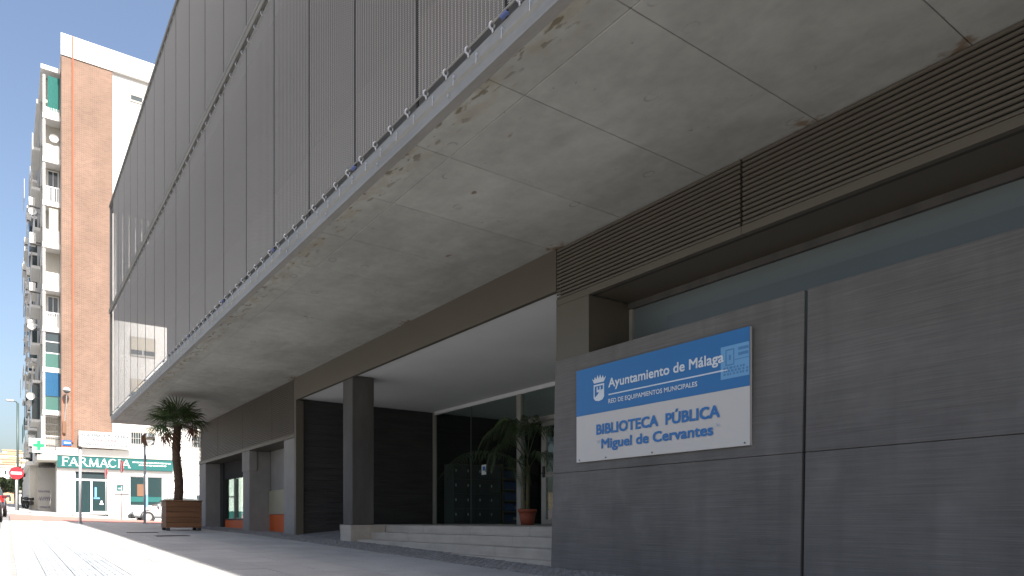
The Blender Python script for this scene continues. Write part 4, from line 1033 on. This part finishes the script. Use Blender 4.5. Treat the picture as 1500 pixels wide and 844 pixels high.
# ------------------------------------------------------------------ cars
def car(name, label, loc, rz, paint):
    """hatchback, nose along +X, wheels on z=0"""
    t = thing(name, label, 'car', loc, rz)
    Ls = [(-1.98, .40, .80, .62), (-1.90, .30, .95, .72), (-1.2, .24, .98, .80), (0, .22, .95, .82), (.95, .24, .92, .82), (1.55, .26, .80, .78), (1.92, .32, .66, .66), (2.02, .40, .56, .52)]
    mb = MB(); n = 10
    for (x, zb, zt, w) in Ls:
        for (u, q) in ((-1, 0), (-1.02, .35), (-1, .7), (-.9, 1), (-.4, 1.03), (.4, 1.03), (.9, 1), (1, .7), (1.02, .35), (1, 0)): mb.v.append((x, u*w, zb+(zt-zb)*q))
    for i in range(len(Ls)-1):
        for k in range(n): mb.f.append([i*n+k, i*n+(k+1) % n, (i+1)*n+(k+1) % n, (i+1)*n+k]); mb.mi.append(0)
    mb.f += [list(range(n)), [(len(Ls)-1)*n+k for k in range(n)]]; mb.mi += [0, 0]
    mb.build('body', paint, t, True)
    Gs = [(-1.88, .95, .68), (-1.45, 1.40, .56), (-.7, 1.46, .57), (.15, 1.43, .56), (.98, .92, .70)]
    mb = MB()
    for (x, z, w) in Gs:
        for (yy, zz) in ((-.74, .9), (-w, z-.02), (-w*.6, z), (w*.6, z), (w, z-.02), (.74, .9)): mb.v.append((x, yy, zz))
    for i in range(len(Gs)-1):
        for k in range(5):
            mb.f.append([i*6+k, i*6+k+1, (i+1)*6+k+1, (i+1)*6+k]); mb.mi.append(1 if (k in (0, 4) or i in (0, 3)) else 0)
    mb.build('cabin', [paint, m_dglass], t)
    for x in (-1.22, 1.24):
        for s in (-1, 1):
            mb = MB(); mb.disc((x, s*.74, .31), .31, (0, 1, 0), .2, 20); wh = mb.build('wheel', m_rubber, t)
            mb = MB(); mb.disc((x, s*.80, .31), .21, (0, 1, 0), .1, 14); mb.build('rim', m_rim, wh)
            mb = MB(); mb.ring((x, s*.80, .33), .36, .03, (0, 1, 0), 16, 4); mb.build('wheel_arch', m_black, t)
    bx('front_bumper', m_black, t, 1.80, 2.08, -.66, .66, .24, .50, .06); bx('rear_bumper', m_black, t, -2.06, -1.84, -.70, .70, .28, .52, .06)
    for s in (-1, 1):
        bx('headlight', m_lamp_w, t, 1.80, 2.0, min(s*.40, s*.66), max(s*.40, s*.66), .56, .70, .03)
        bx('tail_light', m_lamp_r, t, -1.99, -1.83, min(s*.54, s*.735), max(s*.54, s*.735), .62, .92, .03)
        bx('mirror', paint, t, .62, .76, min(s*.82, s*.98), max(s*.82, s*.98), .92, 1.04, .02)
    bx('number_plate', m_white, t, -2.075, -2.062, -.26, .26, .42, .53)
    return t
car('parked_car', 'white hatchback parked across the street behind the planter', (7.75, 45.2, gz(7.3, 45)-.1), pi, m_carw)
car('parked_car', 'dark red car parked at the kerb at the left edge', (-.98, 33.6, gz(-.5, 33)-.13), pi/2, m_carr)
car('parked_car', 'blue-grey car parked further along the kerb beyond the dark red car', (-.84, 41.5, gz(-.5, 41)-.13), pi/2, m_carb)
# motorcycles by the next shop
def moto(lab, loc, rz):
    t = thing('motorcycle', lab, 'motorcycle', loc, rz, 'motorcycles parked by the street side shops')
    for x in (-.62, .62):
        mb = MB(); mb.ring((x, 0, .3), .26, .06, (0, 1, 0), 14, 6); mb.build('wheel', m_rubber, t)
    mb = MB(); mb.bev(-.35, .3, -.14, .14, .32, .62, .05); mb.build('engine', m_trim, t)
    mb = MB(); mb.bev(-.75, .05, -.13, .13, .72, .84, .04); mb.build('seat', m_black, t)
    mb = MB(); mb.bev(.0, .42, -.15, .15, .66, .92, .06); mb.build('tank', m_carb, t)
    mb = MB(); mb.tube([(.62, 0, .3), (.42, 0, 1.0)], .035, 6); mb.tube([(.42, -.34, 1.05), (.42, .34, 1.05)], .02, 6); mb.build('fork', m_steelp, t); return t
m1 = moto('motorcycle parked nearest the graffitied corner wall', (1.55, 66, gz(1.5, 66)), radians(60))
copy_tree(m1, 'motorcycle parked beyond the first along the shop fronts', (1.25, 70, gz(1.2, 70)), radians(75))

# ------------------------------------------------------------------ far end of the street: houses, trees, hill
def tree(lab, loc, h, r):
    t = thing('street_tree', lab, 'tree', loc, random.uniform(0, 6))
    mb = MB(); mb.tube([(0, 0, -.3), (.05, 0, h*.3), (.0, .1, h*.6)], [.16, .12, .07], 7)
    for a in range(5): mb.tube([(0, .05, h*.4), (r*.6*cos(a*1.26), r*.6*sin(a*1.26), h*.72)], [.06, .025], 5)
    mb.build('trunk', m_bark, t)
    mb = MB(); cl = [(random.uniform(-.6, .6)*r, random.uniform(-.6, .6)*r, h*random.uniform(.5, .92), r*random.uniform(.3, .5)) for _ in range(14)]
    for k in range(2600):
        cx, cy, cz, cr_ = random.choice(cl); d = Vector((random.gauss(0, 1), random.gauss(0, 1), random.gauss(0, 1))).normalized()*cr_*random.uniform(.6, 1.05)
        p = Vector((cx, cy, cz))+d; a = Vector((random.gauss(0, 1), random.gauss(0, 1), random.gauss(0, 1))).normalized()*.16; b = a.orthogonal().normalized()*.08
        mb.add([p-a, p+b, p+a, p-b], ((0, 1, 2, 3),))
    mb.build('crown', m_tree, t); return t
p = at(33, 725, 112); tree('dark green tree at the end of the balconied street side', (p.x, 112, gz(p.x, 112)), 5.2, 1.5)
p = at(4, 735, 122); tree('light tree above the parked cars at the left edge', (p.x, 122, gz(p.x, 122)), 3.6, 1.8)
p = at(22, 735, 150); tree('small tree in the distance between lamp and parked cars', (p.x, 150, gz(p.x, 150)), 4.5, 2.)
def house(name, lab, px0, px1, pyb, pyt, Y, dep, m, rows, cols):
    a = at(px0, pyb, Y); b = at(px1, pyt, Y); t = thing(name, lab, 'building', (a.x, Y, 0))
    w = b.x-a.x; z0, z1 = a.z-3, b.z
    bx('walls', m, t, 0, w, 0, dep, z0, z1); bx('roof', m_shade, t, -.2, w+.2, -.2, dep+.2, z1+.002, z1+.3)
    for r in range(rows):
        for c in range(cols):
            x = w*(c+.3)/cols; z = z1-(z1-a.z)*(r+.85)/(rows+.2)
            wn = bx('window', m_dglass, t, x, x+w*.35/cols, -.06, -.003, z, z+(z1-a.z)*.45/rows)
            bx('sill', m_plaster, wn, x-.1, x+w*.35/cols+.1, -.14, -.061, z-.15, z)
    return t
house('far_apartment_block', 'long white apartment block far down the street', -40, 38, 722, 686, 230, 14, m_plaster, 3, 9)
house('far_house', 'low ochre house in front of the far white block', 4, 33, 740, 708, 190, 10, m_houseo, 2, 4)
house('far_house', 'pale house with flat roof beside the low ochre house', -30, 3, 740, 712, 175, 10, m_cream, 2, 4)
house('far_white_wall', 'white low building behind the motorcycles at street end', 27, 46, 745, 722, 128, 6, m_plaster, 1, 2)
hx = rng(-420, 320, 14); hy = rng(330, 900, 19); vs = []; fs = []
for y in hy:
    for x in hx:
        u = (y-330)/570; h = 7+50*math.sin(min(1, u*1.25)*pi/2)*(0.72+.28*sin(x*.011+1)*cos(x*.023))+3*sin(x*.07)*cos(y*.05)
        vs.append((x, y, h if u > 0 else 0))
nx = len(hx)
fs = [(j*nx+i, j*nx+i+1, (j+1)*nx+i+1, (j+1)*nx+i) for j in range(len(hy)-1) for i in range(nx-1)]
MB().add(vs, fs).build('hill', m_hill, None, True, kind='structure')
HL = ['cream hillside house nearest the left edge of the photo, lowest on the slope', 'white hillside house left of the lamp post, low on the slope', 'cream hillside house directly behind the street lamp pole', 'white hillside house just right of the lamp pole beside the balconied block',
      'cream hillside house high on the slope toward the left edge', 'white hillside house high on the slope right of the lamp pole', 'cream hillside house highest of all on the far hillside']
for k, (px, py, Y) in enumerate(((3, 690, 420), (12, 682, 470), (22, 687, 430), (30, 680, 480), (8, 674, 520), (26, 672, 540), (17, 668, 580))):
    a = at(px, py, Y); t = thing('hillside_house', HL[k], 'house', (a.x, Y, a.z-4), 0, 'pale houses on the far hillside')
    bx('walls', m_plaster if k % 2 else m_cream, t, -5, 5, -4, 4, -8, 7); bx('roof', m_houseo, t, -5.4, 5.4, -4.4, 4.4, 7.002, 7.8); wn = bx('window', m_dglass, t, -3, -1, -4.06, -4.003, 2, 4); bx('window', m_dglass, t, 1, 3, -4.06, -4.003, 2, 4)
